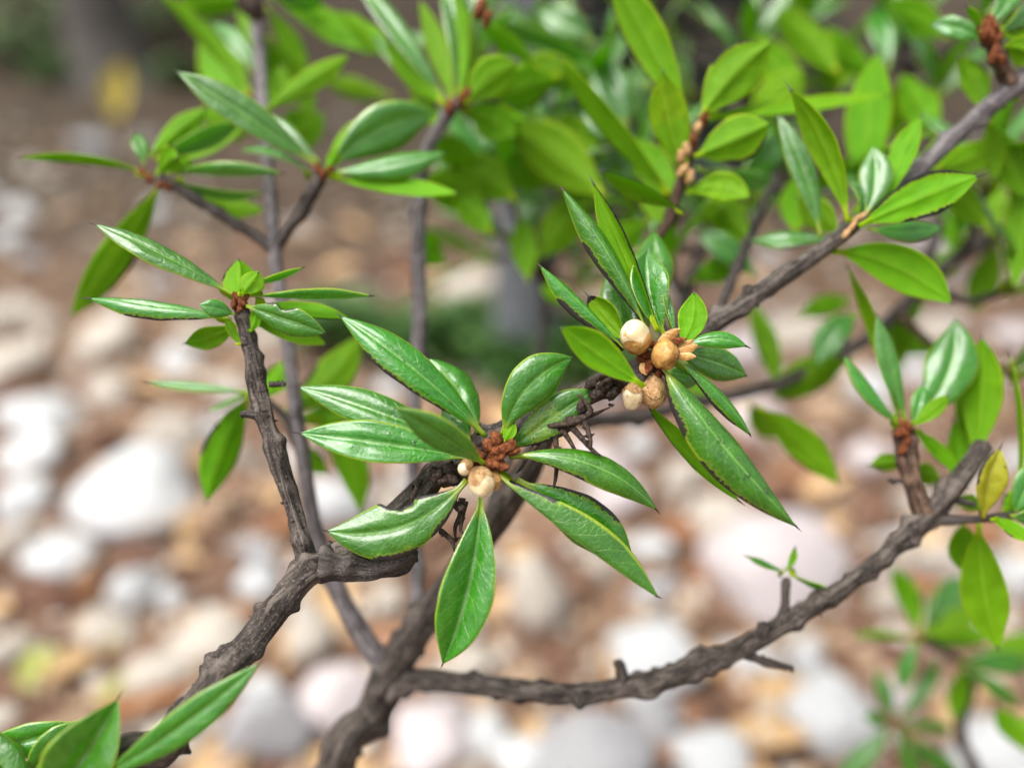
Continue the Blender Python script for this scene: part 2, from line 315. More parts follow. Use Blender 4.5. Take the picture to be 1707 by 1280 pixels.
# ------------------------------------------------------------------ branch tubes
def catmull(pts, rads, step):
    out = []; n = len(pts)
    for i in range(n - 1):
        p0 = pts[max(0, i - 1)]; p1 = pts[i]; p2 = pts[i + 1]; p3 = pts[min(n - 1, i + 2)]
        L = (p2 - p1).length; k = max(1, int(L / step))
        for j in range(k):
            t = j / k; t2 = t * t; t3 = t2 * t
            q = .5 * ((2 * p1) + (p2 - p0) * t + (2 * p0 - 5 * p1 + 4 * p2 - p3) * t2 + (3 * p1 - p0 - 3 * p2 + p3) * t3)
            out.append((q, rads[i] + (rads[i + 1] - rads[i]) * (t * t * (3 - 2 * t))))
    out.append((pts[-1], rads[-1])); return out
def tube(name, pts, rads, mat, parent, step=.0012, sides=14, amp=.12, knob=4, spikes=2, seed=None):
    """knob: lumps per cm, spikes: dry scale scraps per cm"""
    rs = random.Random(seed if seed is not None else hash(name) % 1 + len(bpy.data.objects))
    ring = catmull(pts, rads, step); V, Fc, UV = [], [], []
    tot = sum((ring[i + 1][0] - ring[i][0]).length for i in range(len(ring) - 1))
    lumps = [(rs.uniform(0, tot), rs.uniform(0, 6.283), rs.uniform(.12, .62), rs.uniform(.0006, .0016)) for _ in range(int(tot * 100 * knob))]
    lumps.sort(); s = 0; prev = None; off = rs.uniform(0, 50); frames = []
    for i, (c, r) in enumerate(ring):
        t = (ring[min(i + 1, len(ring) - 1)][0] - ring[max(i - 1, 0)][0]).normalized()
        if prev is None: nrm = t.orthogonal().normalized()
        else: nrm = (prev - t * prev.dot(t)).normalized()
        prev = nrm; bn = t.cross(nrm)
        if i: s += (c - ring[i - 1][0]).length
        frames.append((c, r, t, nrm, bn, s))
        near = [l for l in lumps if abs(l[0] - s) < .0045]
        for j in range(sides):
            a = 2 * math.pi * j / sides; ca, sa = math.cos(a), math.sin(a)
            k = 1 + amp * (1.3 * noise.noise(Vector((ca * 1.6 + off, sa * 1.6, s * 55))) + .7 * noise.noise(Vector((ca * 3.5, sa * 3.5 + off, s * 190))) + 1.0 * noise.noise(Vector((ca * 5.5, sa * 5.5 + off, s * 60))))
            for (ls, la, lh, lw) in near:
                da = (a - la + math.pi) % 6.2832 - math.pi
                k += lh * math.exp(-((ls - s) / lw) ** 2 - (da * max(r, .0012) / lw) ** 2)
            V.append(c + (nrm * ca + bn * sa) * r * k); UV.append((j / sides * 2, s * 60))
    n = len(ring)
    for i in range(n - 1):
        for j in range(sides):
            a = i * sides + j; b_ = i * sides + (j + 1) % sides; Fc.append((a, b_, b_ + sides, a + sides))
    V.append(ring[0][0]); UV.append((0, 0)); V.append(ring[-1][0] + frames[-1][2] * rads[-1] * .6); UV.append((0, s * 60)); e = len(V)
    for j in range(sides):
        Fc.append((e - 2, (j + 1) % sides, j)); Fc.append((e - 1, (n - 1) * sides + j, (n - 1) * sides + (j + 1) % sides))
    for _ in range(int(tot * 100 * spikes)):      # torn scale scraps standing off the bark
        c, r, t, nrm, bn, ss = rs.choice(frames); a = rs.uniform(0, 6.283)
        o = nrm * math.cos(a) + bn * math.sin(a); side = t.cross(o); base = c + o * r * .85
        ln = rs.uniform(.0002, .0009) * (.6 + r / .003); wd = rs.uniform(.0004, .0012); tipd = (o + t * rs.uniform(-.3, 1.0)).normalized()
        b0 = len(V); V += [base + side * wd, base - side * wd, base + t * wd * .8, base + tipd * ln + side * rs.uniform(-1, 1) * wd]; UV += [(.5, ss * 60)] * 4
        Fc += [(b0, b0 + 1, b0 + 3), (b0 + 1, b0 + 2, b0 + 3), (b0 + 2, b0, b0 + 3)]
    return mesh_obj(name, V, Fc, [mat], parent, origin=pts[0].copy(), uvs=UV)
# ------------------------------------------------------------------ leaf
NLEAF = 0; COLLECT = None; NBUILT = [0]
def leaf(parent, x0, y0, x1, y1, w, roll=0, bend=0, d0=13.0, dz=0.0, arch=.07, fold=.45, rec=.5, dmg=None, twist=0, yel=False, p=1.22, hi=None, tip=1.0, bite=None, label=None, b2=0):
    global NLEAF; NLEAF += 1
    w *= .92 if d0 < 15 else .80
    pw = Vector((-(y1 - y0), x1 - x0)); pl = max(pw.length, 1e-3); pw /= pl
    A = P(x0, y0, d0); B = P(x1, y1, d0 + dz); dm = d0 + dz * .5
    M = P((x0 + x1) / 2 + pw.x * bend, (y0 + y1) / 2 + pw.y * bend, dm)
    return leafbuild(parent, A, M, B, w / F * dm * .01, R(roll), arch, fold, rec, dmg, R(twist), yel, p, hi if hi is not None else dm < 17.3, tip, bite, label)
def leafbuild(parent, A, M, B, width, roll, arch=.07, fold=.45, rec=.5, dmg=None, twist=0, yel=False, p=1.22, hi=False, tip=1.0, bite=None, label=None, refup=None):
    Lc = (B - A).length; T = (B - A).normalized()
    def frame(c, t, rl):
        v = (CAM - c).normalized() if refup is None else refup
        n0 = (v - t * v.dot(t)).normalized(); b0 = t.cross(n0)
        n = n0 * math.cos(rl) + b0 * math.sin(rl); return n, t.cross(n)
    n_, _b = frame(M, T, roll); M = M + n_ * (arch * Lc)
    C = M * 2 - (A + B) * .5
    nu, nv = (34, 12) if hi else (16, 6); V, UV, D, Fc, MI = [], [], [], [], []
    th = .00016; sd = random.uniform(0, 100)
    if dmg is None:
        q = random.random(); dmg = []
        if q < .5: u_ = random.uniform(.2, .7); dmg.append((random.choice((-1, 1)), u_, u_ + random.uniform(.1, .3), .7))
    dmg = [(a_, b_, c_, d_ * (1.3 if a_ else 1)) for a_, b_, c_, d_ in dmg]
    tops = []; fold *= random.uniform(1.0, 1.7); rip = random.uniform(.02, .09)
    for i in range(nu + 1):
        u = i / nu
        c = A * (1 - u) ** 2 + C * 2 * u * (1 - u) + B * u * u; t = ((C - A) * (1 - u) + (B - C) * u).normalized()
        n, b_ = frame(c, t, roll + twist * (u - .5))
        tt = max(0, (u - .05) / .95); f = max(0, math.sin(math.pi * min(1, tt ** p))) ** (.72 if tt ** p < .5 else .95)
        pet = .12 * (1 - u) if u < .5 else .0
        hw = width * .5 * max(f, pet if u < .3 else 0, .012)
        for j in range(nv + 1):
            v = -1 + 2 * j / nv; h = hw
            wob = 1 + .035 * noise.noise(Vector((u * 9 + sd, v * 1.5, 0)))
            if bite:
                for (bs, bu, bw, bd) in bite:
                    if bs * v > 0: h *= 1 - bd * max(0, 1 - ((u - bu) / bw) ** 2) * (.8 + .4 * noise.noise(Vector((u * 40, sd, 1)))) if abs(u - bu) < bw else 1
            z = h * (fold * abs(v) - rec * v * v) + rip * hw * noise.noise(Vector((u * 6 + sd, v * 2.2, 2))) * 1.6
            z += -.06 * hw * math.exp(-(v / .08) ** 2)
            V.append(c + b_ * (v * h * wob) + n * z); UV.append((u, (v + 1) / 2))
            dv = 0
            for (s_, u0, u1, st) in dmg:
                if u0 - .08 < u < u1 + .08:
                    e_ = min(1, (u - u0 + .08) / .08, (u1 + .08 - u) / .08)
                    dv = max(dv, st * e_ * (max(0, s_ * v) ** 4.5 if s_ else 1 - .0 * v))
            if u > .975: dv = max(dv, .4 * tip)
            D.append(dv); tops.append(n)
    m = nv + 1; N = len(V)
    for i in range(N):                     # lower skin
        u, vv = UV[i]; k = th * (1 + 2.2 * math.exp(-((vv - .5) / .06) ** 2) * (1 - u)) * (1 + (2.5 if u < .1 else 0))
        V.append(V[i] - tops[i] * k); UV.append(UV[i]); D.append(D[i])
    for i in range(nu):
        for j in range(nv):
            a = i * m + j; Fc.append((a, a + 1, a + m + 1, a + m)); MI.append(0)
            Fc.append((N + a, N + a + m, N + a + m + 1, N + a + 1)); MI.append(1)
        for j in (0, nv):
            a = i * m + j; q = (a, a + m, N + a + m, N + a); Fc.append(q if j == 0 else q[::-1]); MI.append(1)
    for j in range(nv): Fc.append((j, N + j, N + j + 1, j + 1)); MI.append(1)
    if tip:                                # hard dry point at the end of the blade
        te = (B - C).normalized(); n, b_ = frame(B, te, roll + twist * .5); ln = .0013 * tip * random.uniform(.7, 1.3); r0 = .00022
        b0 = len(V)
        for k in range(5):
            a = k * 1.2566; V.append(B - te * .0005 + (n * math.cos(a) + b_ * math.sin(a)) * r0 - n * th * .5); UV.append((1, .5)); D.append(1)
        V.append(B + te * ln - n * ln * random.uniform(-.1, .4)); UV.append((1, .5)); D.append(1)
        for k in range(5): Fc.append((b0 + k, b0 + (k + 1) % 5, b0 + 5)); MI.append(2)
    if COLLECT is not None:
        b0 = len(COLLECT[0]); COLLECT[0].extend(V); COLLECT[1].extend(tuple(x + b0 for x in f_) for f_ in Fc); COLLECT[2].extend(MI); COLLECT[3].extend(UV); COLLECT[4].extend(D); return
    NBUILT[0] += 1
    o = mesh_obj('leaf', V, Fc, [M_YEL if yel else M_TOP, M_YEL if yel else M_UND, M_TIP], parent, origin=A.copy(), midx=MI, uvs=UV, dmg=D)
    if label: o['label'] = label
    return o
# ------------------------------------------------------------------ buds, scales, stalks
def bud(parent, px, py, wpx, hpx, d, ang=0, shell=M_AMBER, core=M_BUD, cover=.5, dz=0):
    c = P(px, py, d); rx = wpx / 2 / F * d * .01; ry = hpx / 2 / F * d * .01
    ax = (UP * math.cos(R(ang)) + RIGHT * math.sin(R(ang)) - FWD * .35).normalized(); xa = ax.cross(FWD).normalized(); ya = ax.cross(xa)
    V, Fc, MI = [], [], []; sd = random.uniform(0, 90)
    def ell(sc_, t0, t1, a0, a1, nt_, na, mi, jag=0):
        b0 = len(V)
        for i in range(nt_ + 1):
            for j in range(na + 1):
                a = a0 + (a1 - a0) * j / na; e = 1 - jag * (abs(2 * j / na - 1) ** 2)
                th_ = t0 + (t1 - t0) * i / nt_ * (e if jag else 1)
                sn = max(0.0, math.sin(th_)) ** .9; k = 1 + .16 * noise.noise(Vector((math.cos(a) * 1.3 + sd, math.sin(a) * 1.3, th_ * 1.2))) + .06 * noise.noise(Vector((math.cos(a) * 4 + sd, math.sin(a) * 4, th_ * 3)))
                k += .02 * math.sin(a * 9 + sd)
                V.append(c + (xa * math.cos(a) + ya * math.sin(a)) * rx * sc_ * sn * k - ax * math.cos(th_) * ry * sc_ * (1.04 if th_ > 2.7 else 1))
        for i in range(nt_):
            for j in range(na): q = b0 + i * (na + 1) + j; Fc.append((q, q + 1, q + na + 2, q + na + 1)); MI.append(mi)
    ell(1, 0.0, 3.1416, 0, 6.2832, 16, 24, 0)
    for k in range(4):
        a = k * 1.6 + sd; ell(1.045 + .02 * (k % 2), 0.05, math.pi * (cover + random.uniform(-.08, .1)), a, a + 2.0, 8, 9, 1, .35)
    for k in range(5):
        a = k * 1.25 + sd; ell(1.09 + .02 * (k % 2), 0.05, math.pi * (cover * .5 + random.uniform(-.05, .08)), a, a + 1.5, 6, 7, 1, .4)
    return mesh_obj('bud', V, Fc, [core, shell], parent, origin=c - ax * ry, midx=MI)
def lump(parent, px, py, r_px, d, elong=1.4, ang=0, mat=None, name='bud_scale', out=.5):
    c = P(px, py, d); r = r_px / F * d * .01; ax = (UP * math.cos(R(ang)) + RIGHT * math.sin(R(ang)) - FWD * out).normalized(); q = ax.to_track_quat('Z', 'Y'); sd = random.uniform(0, 99); V = []
    for v in ICO3[0]:
        k = 1 + .38 * noise.noise(v * 2.3 + Vector((sd, 0, 0))) + .2 * noise.noise(v * 6 + Vector((0, sd, 0)))
        V.append(c + q @ Vector((v.x * r * k, v.y * r * .8 * k, v.z * r * elong * k)))
    return mesh_obj(name, V, ICO3[1], [mat or M_RUST], parent, origin=c)
def papery(parent, px, py, ln_px, w_px, d, ang, mat=None, out=.4):   # thin curled bract
    c = P(px, py, d); k = d * .01 / F; ax = (UP * math.cos(R(ang)) + RIGHT * math.sin(R(ang)) - FWD * out).normalized(); sx = ax.cross(FWD).normalized(); nn = sx.cross(ax); V, Fc = [], []
    for s in (0, 1):
        for i in range(7):
            u = i / 6; hw = w_px * k * .5 * (math.sin(math.pi * (u * .85 + .12)) ** .8)
            for j in range(-2, 3): V.append(c + ax * (ln_px * k * u) + sx * hw * j / 2 + nn * (hw * .35 * (j / 2) ** 2 + .1 * ln_px * k * u * u - s * .00012 + .1 * hw * noise.noise(Vector((u * 5, j, px)))))
    for s in (0, 1):
        for i in range(6):
            for j in range(4): a = s * 35 + i * 5 + j; q = (a, a + 1, a + 6, a + 5); Fc.append(q if not s else q[::-1])
    return mesh_obj('bract', V, Fc, [mat or M_RUST], parent, origin=c)
def px_path(pts): return [P(x, y, d) for x, y, d, _ in pts], [r * .64 / F * ZD(d) * .01 for _, _, d, r in pts]
# ------------------------------------------------------------------ the shrub
BASE = Vector((-0.045, 0.13, ground_z(-.045, .13)))
shrub = bpy.data.objects.new('azalea_shrub', None); link(shrub, None, BASE)
tag(shrub, 'low evergreen shrub with gnarled grey stems and glossy pointed leaves in rosettes', 'shrub')
def limb(pts, mat=M_BARK, pre=None, name='branch', **k):
    a, r = px_path(pts)
    if pre: a = [Vector(q[:3]) for q in pre] + a; r = [q[3] for q in pre] + r
    return tube(name, a, r, mat, shrub, **k)
bx, by, bz = BASE
HI = dict(step=.00045, sides=28, amp=.16)
trunk = limb([(560, 1330, 18.5, 48), (620, 1190, 18.2, 46), (655, 1115, 18, 46), (725, 1010, 17.4, 38), (800, 905, 16.8, 35), (870, 800, 16.2, 33), (940, 680, 15.6, 29), (1050, 620, 15.4, 25), (1190, 540, 15.4, 25), (1300, 465, 15.4, 24), (1400, 395, 15.5, 18), (1440, 365, 15.7, 14)],
             pre=[(bx, by, bz - .02, .010), (bx, by - .004, .06, .0085)], name='main_stem', step=.0008, sides=20, amp=.10, knob=4, spikes=1.5)
rear = limb([(655, 1125, 18, 30), (615, 1075, 18, 28), (560, 980, 18, 24), (525, 880, 17.8, 20), (508, 780, 17.6, 19), (490, 650, 17.6, 18), (470, 510, 17.8, 17), (458, 415, 18, 17), (448, 290, 18.6, 16), (438, 170, 19.5, 15), (430, 60, 20.5, 17), (420, -40, 21, 17)], M_BARKG, step=.001, sides=14, amp=.1, knob=2, spikes=.6)
hero = limb([(215, 1330, 12.2, 46), (270, 1250, 12.3, 44), (345, 1155, 12.5, 40), (430, 1055, 12.9, 36), (500, 965, 13.3, 36), (555, 930, 13.5, 33), (610, 895, 13.6, 30), (665, 850, 13.7, 30), (730, 790, 13.7, 32), (800, 745, 13.7, 30), (870, 705, 13.7, 28), (950, 668, 13.6, 28), (1020, 640, 13.5, 26), (1068, 625, 13.4, 20)],
            pre=[(bx, by, bz - .02, .008), (bx - .015, by - .02, .06, .006), (-.045, .075, .16, .0048)], knob=7, spikes=7, **HI)
shootB = limb([(512, 960, 13.4, 26), (498, 880, 13.5, 21), (470, 790, 13.6, 20), (450, 720, 13.7, 19), (432, 650, 13.8, 19), (420, 590, 13.9, 17), (408, 545, 14.0, 15), (398, 505, 14.0, 13)], M_BARK, name='shoot', knob=10, spikes=16, step=.0005, sides=22, amp=.28)
stub = limb([(545, 935, 13.5, 34), (610, 943, 13.3, 36), (650, 938, 13.2, 34), (690, 922, 13.2, 22)], M_BARKD, name='dead_stub', knob=22, spikes=30, step=.0004, sides=28, amp=.34)
shootA = limb([(735, 800, 13.7, 18), (775, 790, 13.4, 16), (805, 770, 13.1, 14), (818, 752, 12.95, 12)], M_BARKD, name='shoot', knob=7, spikes=6, step=.0005, sides=18, amp=.2)
shootC = limb([(1010, 640, 13.5, 26), (1050, 630, 13.4, 24), (1085, 610, 13.3, 18), (1105, 580, 13.3, 12)], M_BARKD, name='shoot', knob=7, spikes=6, step=.0005, sides=18, amp=.2)
low = limb([(650, 1140, 18, 34), (705, 1132, 17.6, 27), (800, 1142, 17, 25), (880, 1152, 16.6, 24), (960, 1157, 16.3, 25), (1030, 1146, 16.1, 26), (1110, 1130, 16, 25), (1200, 1095, 15.9, 23), (1290, 1050, 15.8, 23), (1380, 995, 15.7, 20), (1450, 945, 15.7, 20), (1510, 895, 15.7, 23), (1548, 862, 15.7, 26), (1600, 800, 15.9, 25), (1643, 742, 16, 21)], M_BARK, step=.0006, sides=22, amp=.2, knob=9, spikes=10)
grey = limb([(1380, 405, 15.5, 14), (1470, 335, 16.2, 17), (1545, 272, 16.6, 21), (1610, 212, 16.7, 22), (1665, 165, 16.7, 23), (1715, 128, 16.7, 25), (1800, 60, 16.9, 26), (1900, 0, 17.5, 26)], M_BARKG, step=.0007, sides=18, amp=.1, knob=3, spikes=1.5)
mid = limb([(930, 700, 17, 20), (1010, 700, 18.5, 17), (1080, 690, 19.5, 15), (1170, 668, 20, 15), (1260, 650, 20.3, 15), (1345, 620, 20.5, 15), (1440, 568, 20.8, 16), (1530, 490, 21, 17), (1590, 435, 21.3, 18), (1650, 395, 21.6, 20), (1740, 350, 22, 18)], M_BARKD, step=.0012, sides=12, knob=3, spikes=2)
vert = limb([(700, 1050, 17.8, 20), (690, 860, 18.6, 17), (690, 690, 19, 16), (698, 560, 19, 20), (698, 430, 19, 19), (700, 330, 18.9, 18), (708, 260, 18.8, 16), (738, 205, 18.6, 15), (768, 168, 18.4, 11)], M_BARKG, step=.001, sides=14, knob=3, spikes=1)
back1 = limb([(800, 900, 17, 18), (870, 700, 20, 15), (905, 560, 22.5, 13), (900, 400, 24, 12), (890, 240, 25, 11), (900, 60, 26, 10), (910, -60, 27, 10)], M_BARKD, step=.002, sides=10, knob=2, spikes=1)
back2 = limb([(1050, 640, 15.8, 16), (1120, 560, 18.5, 15), (1150, 470, 21, 15), (1200, 330, 22.5, 13), (1230, 180, 23.5, 12), (1260, 40, 24.5, 11), (1290, -60, 25, 10)], M_BARKD, step=.002, sides=10, knob=2, spikes=1)
back3 = limb([(1530, 490, 21, 15), (1570, 330, 22, 13), (1540, 190, 22.5, 12), (1500, 60, 23.5, 12), (1480, -60, 24, 10)], M_BARKD, step=.002, sides=10, knob=2, spikes=1)
back4 = limb([(1190, 540, 15.6, 14), (1240, 420, 18, 12), (1330, 230, 21, 13), (1450, 130, 22.5, 14), (1600, 85, 23, 14), (1760, 40, 23.5, 13)], M_BARKD, step=.002, sides=10, knob=2, spikes=1)
twK = limb([(1060, 440, 17.6, 12), (1110, 375, 17.2, 13), (1135, 305, 16.9, 13), (1155, 235, 16.7, 12), (1172, 195, 16.6, 10)], M_BARKR, name='shoot', step=.0008, sides=14, knob=5, spikes=4, pre=None)
joinK = limb([(1120, 585, 15.6, 14), (1090, 510, 16.8, 12), (1060, 440, 17.6, 12)], M_BARKD, name='twig', step=.001, sides=12)
twG = limb([(458, 415, 18, 14), (415, 388, 17.9, 13), (365, 355, 17.7, 13), (310, 322, 17.6, 13), (268, 295, 17.5, 12)], M_BARKD, name='shoot', step=.0008, sides=14, knob=6, spikes=5)
twH = limb([(462, 410, 18, 12), (498, 360, 17.6, 12), (522, 318, 17.2, 16), (537, 285, 17, 11)], M_BARKD, name='shoot', step=.0008, sides=14, knob=6, spikes=5)
twE = limb([(1545, 865, 15.7, 22), (1525, 815, 15.8, 19), (1513, 760, 15.9, 21), (1508, 715, 16, 21)], M_BARKR, name='shoot', step=.0005, sides=22, knob=14, spikes=25, amp=.3)
twF = limb([(1552, 868, 15.7, 14), (1610, 866, 15.5, 11), (1660, 862, 15.3, 10), (1700, 858, 15.2, 8)], M_BARKD, name='shoot', step=.0007, sides=14, knob=6, spikes=5)
twT = limb([(1690, 145, 16.7, 17), (1670, 110, 16.5, 15), (1655, 75, 16.3, 15), (1645, 45, 16.2, 15)], M_BARKR, name='shoot', step=.0005, sides=20, knob=14, spikes=25, amp=.3)
twU = limb([(1308, 1045, 15.8, 15), (1308, 1005, 15.8, 11), (1312, 965, 15.8, 10)], M_BARK, name='shoot', step=.0007, sides=14, knob=6, spikes=4)
for pts in ([(1032, 1150, 16.1, 18), (1035, 1125, 16, 15), (1032, 1102, 15.9, 11)], [(1235, 1085, 15.9, 12), (1280, 1105, 15.8, 9), (1322, 1114, 15.7, 8)], [(1270, 1060, 15.7, 14), (1275, 1042, 15.5, 12)], [(1520, 805, 15.8, 7), (1480, 800, 15.7, 4)], [(1580, 830, 15.8, 10), (1625, 840, 15.7, 6)], [(430, 690, 13.7, 14), (402, 690, 13.6, 8)], [(448, 640, 13.7, 7), (475, 640, 13.8, 5)]):
    limb(pts, M_BARKD, name='dead_stub', step=.0006, sides=12, knob=8, spikes=10, amp=.25)
# ---- rosette A (sharp, centre)
A_ = shootA
LA1 = leaf(A_, 812, 728, 567, 527, 70, 18, 0, 13.0, -.1, .10, .35, .75, [(-1, .25, .75, .55)])
LA2 = leaf(A_, 790, 764, 500, 722, 76, 12, 0, 13.0, -.1, .05, .5, .35, [], tip=1.5)
leaf(A_, 785, 752, 497, 645, 66, 15, 4, 13.4, .3, .05, .3, .5, [])
leaf(A_, 808, 775, 660, 680, 62, -28, 14, 12.75, -1.0, .12, .5, .8, [], tip=0)
leaf(A_, 800, 720, 712, 597, 85, 20, 10, 13.4, .6, .03, .2, .9, [(-1, .2, .5, .8)])
leaf(A_, 785, 735, 735, 665, 62, 40, 6, 13.3, .6, .1, .1, 1.0, [(1, .3, .9, .7)])
leaf(A_, 838, 726, 955, 596, 84, 8, -24, 13.0, .1, .10, .35, .55, [], tip=.6)
leaf(A_, 845, 752, 991, 650, 76, 5, -2, 13.3, -.1, .04, .2, .4, [(1, .05, .75, .9), (-1, .1, .5, .6), (0, .25, .6, .34)], label='mottled yellow green leaf with blackened edges')
leaf(A_, 848, 760, 1095, 850, 60, -22, -24, 12.95, 0, .10, .3, .8, [(1, .2, .5, .5)])
leaf(A_, 862, 800, 1056, 940, 88, 10, -12, 13.4, .2, .06, .2, .5, [(-1, .2, .7, .7)], label='dark green leaf tucked behind a folded leaf')
leaf(A_, 826, 790, 1097, 996, 64, 52, -14, 12.9, -.2, .08, -.5, .5, [(1, .15, .75, .95), (-1, .1, .3, .6)], label='folded leaf with a black lower edge')
leaf(A_, 802, 822, 738, 1106, 96, 0, -14, 12.9, -.2, .04, .75, .45, [], tip=1.2)
leaf(A_, 778, 800, 545, 885, 102, 0, -36, 12.95, -.1, .05, .25, .5, [(1, .05, .3, .95), (1, .38, .62, .7), (-1, .0, .32, 1.1), (-1, .5, .68, .7)], bite=[(1, .47, .16, .42)], label='broad leaf with a ragged bitten upper edge')
leaf(A_, 840, 738, 858, 703, 24, 170, 0, 12.8, .2, .1, dmg=[], tip=.5)
for x, y, r, e, a, o in [(828, 735, 9, 1.6, -10, .5), (846, 745, 9, 1.7, 50, .5), (838, 752, 8, 1.7, 20, .9), (790, 752, 8, 1.3, -30, .6), (788, 766, 8, 1.2, -60, .6), (822, 772, 10, 1.2, 100, .8), (836, 776, 8, 1.2, 120, .6), (810, 775, 8, 1.2, 170, .8), (815, 745, 9, 1.4, -20, .7), (826, 755, 9, 1.5, 30, 1.2), (855, 752, 7, 1.5, 70, .5), (800, 762, 7, 1.3, 0, .9), (832, 762, 8, 1.3, 60, 1)]:
    lump(A_, x, y, r * 1.3, 12.85, e, a, out=o)
bud(A_, 802, 804, 42, 50, 12.6, 165, M_TAN, M_BUD, .5); bud(A_, 776, 779, 24, 28, 12.7, -150, M_TAN, M_BUD, .55); bud(A_, 822, 800, 30, 36, 12.95, 150, M_AMBER, M_TAN, .6)
# ---- rosette C
C_ = shootC
LC1 = leaf(C_, 1078, 550, 937, 315, 46, 22, 5, 13.3, .2, .05, .1, 1.1, [(-1, .0, .62, .95)])
leaf(C_, 1100, 552, 990, 306, 48, 155, -6, 13.4, .3, .04, .1, .7, [(-1, .15, 1.0, 1.0)], tip=1.4)
leaf(C_, 1042, 582, 900, 442, 38, 35, -4, 13.3, .1, .05, .1, 1.1, [(-1, .0, .65, 1.3), (1, .1, .4, .7)])
leaf(C_, 1045, 570, 980, 492, 52, 168, 0, 13.5, .4, .06, .1, .8, [(1, .3, 1.0, 1.0), (0, .93, 1.1, 1)])
leaf(C_, 1065, 575, 1022, 445, 84, 10, 0, 14.0, .8, .05, .3, .4, [], tip=.4)
leaf(C_, 1080, 545, 1092, 385, 72, 5, 0, 14.6, .8, .1, .2, .5, [], tip=.4)
leaf(C_, 1108, 560, 1078, 420, 68, 15, -14, 13.5, .6, .08, .8, .25, [], tip=.7)
leaf(C_, 1128, 560, 1105, 474, 22, 50, -10, 13.3, .4, .06, .6, .2, [], tip=.3)
leaf(C_, 1133, 580, 1157, 486, 52, 175, 8, 13.2, .3, .06, .25, .45, [], tip=.4)
leaf(C_, 1138, 578, 1246, 578, 32, -18, -10, 13.2, -.2, .10, .3, .6, [])
leaf(C_, 1125, 588, 1245, 627, 60, -8, -4, 13.7, .3, .06, .2, .5, [], tip=.3)
leaf(C_, 1110, 620, 1170, 632, 46, -10, 0, 13.9, .5, .06, .2, .5, [], tip=.3)
leaf(C_, 1128, 600, 1252, 726, 34, -38, -4, 13.2, 0, .06, .1, .9, [(1, .2, .8, .75)], tip=.5)
leaf(C_, 1070, 662, 1232, 836, 40, 150, 4, 13.5, .4, .04, .1, .8, [(-1, .1, .6, .6)])
LC13 = leaf(C_, 1100, 605, 1328, 878, 80, -24, 24, 13.0, -.4, .12, .1, .95, p=.92, dmg=[(1, .05, .3, 1.0), (1, .5, .85, .5)], tip=1.2)
leaf(C_, 1072, 645, 934, 546, 66, -160, 4, 12.5, -.5, .06, .2, .6, [], tip=.3)
bud(C_, 1060, 561, 48, 56, 12.9, -15, M_AMBER, M_BUD, .47); bud(C_, 1108, 591, 50, 40, 12.85, -75, M_AMBER, M_AMBER, .5)
bud(C_, 1054, 661, 34, 44, 13.0, 190, M_TAN, M_BUD, .45); bud(C_, 1086, 650, 46, 62, 13.3, 170, M_TAN, M_TAN, .7)
for x, y, l, w_, a in [(1098, 572, 42, 18, 55), (1105, 575, 40, 14, 75), (1128, 588, 36, 18, 70), (1125, 592, 34, 16, 95), (1085, 600, 26, 14, 200), (1070, 605, 22, 16, 160), (1130, 582, 30, 12, 60)]:
    papery(C_, x, y, l, w_, 13.05, a, M_RUST if a in (75, 200) else M_AMBER)
for x, y, r in [(1078, 592, 9), (1090, 575, 9), (1082, 605, 9), (1068, 600, 8), (1100, 620, 9)]: lump(C_, x, y, r, 13.15, 1.2, random.uniform(0, 360))
# dried flower stalks and husks on the hero branch
def stalk(pts, r=.00042):
    q = [Vector(p_) for p_ in pts]; q.append(q[-1] + (q[-1] - q[-2]) * .5 + Vector((random.uniform(-12, 12), random.uniform(-4, 12), 0)))
    a = [P(x, y, d) for x, y, d in q]; return tube('dried_stalk', a, [r * 1.3, r, r * .75, r * .3], M_DEAD, hero, step=.0006, sides=8, amp=.25, knob=4, spikes=3)
for pts in [[(930, 705, 13.2), (950, 735, 13.0), (965, 765, 12.9)], [(940, 700, 13.2), (965, 725, 12.9), (988, 750, 12.8)], [(955, 695, 13.2), (975, 705, 12.9), (985, 735, 12.8)], [(925, 720, 13.3), (928, 760, 13.1), (926, 798, 13.1)], [(945, 700, 13.1), (985, 690, 12.9), (975, 668, 12.9)], [(900, 735, 13.4), (880, 760, 13.2), (870, 778, 13.2)], [(915, 710, 13.2), (955, 705, 12.9), (990, 690, 13)],
            [(770, 830, 13.3), (766, 860, 13.2), (758, 880, 13.2)], [(775, 835, 13.3), (770, 862, 13.2), (768, 885, 13.1)], [(735, 885, 13.3), (745, 893, 13.1), (755, 903, 13)], [(762, 800, 13.4), (758, 780, 13.1), (745, 775, 13)], [(985, 660, 13.2), (1010, 635, 12.9), (1030, 630, 12.9)], [(980, 640, 13.2), (1005, 625, 12.9), (1025, 612, 12.9)], [(700, 800, 13.3), (690, 825, 13.1), (685, 832, 13.1)]]:
    stalk(pts)
for x, y, r in [(728, 792, 11), (738, 800, 9), (755, 800, 10), (722, 785, 7), (765, 845, 9), (1010, 640, 13), (1030, 632, 12), (995, 655, 11), (1020, 655, 11), (970, 680, 11), (985, 640, 9)]:
    lump(hero, x, y, r, 13.05, 1.3, random.uniform(0, 360), M_DEAD, 'dried_husk')
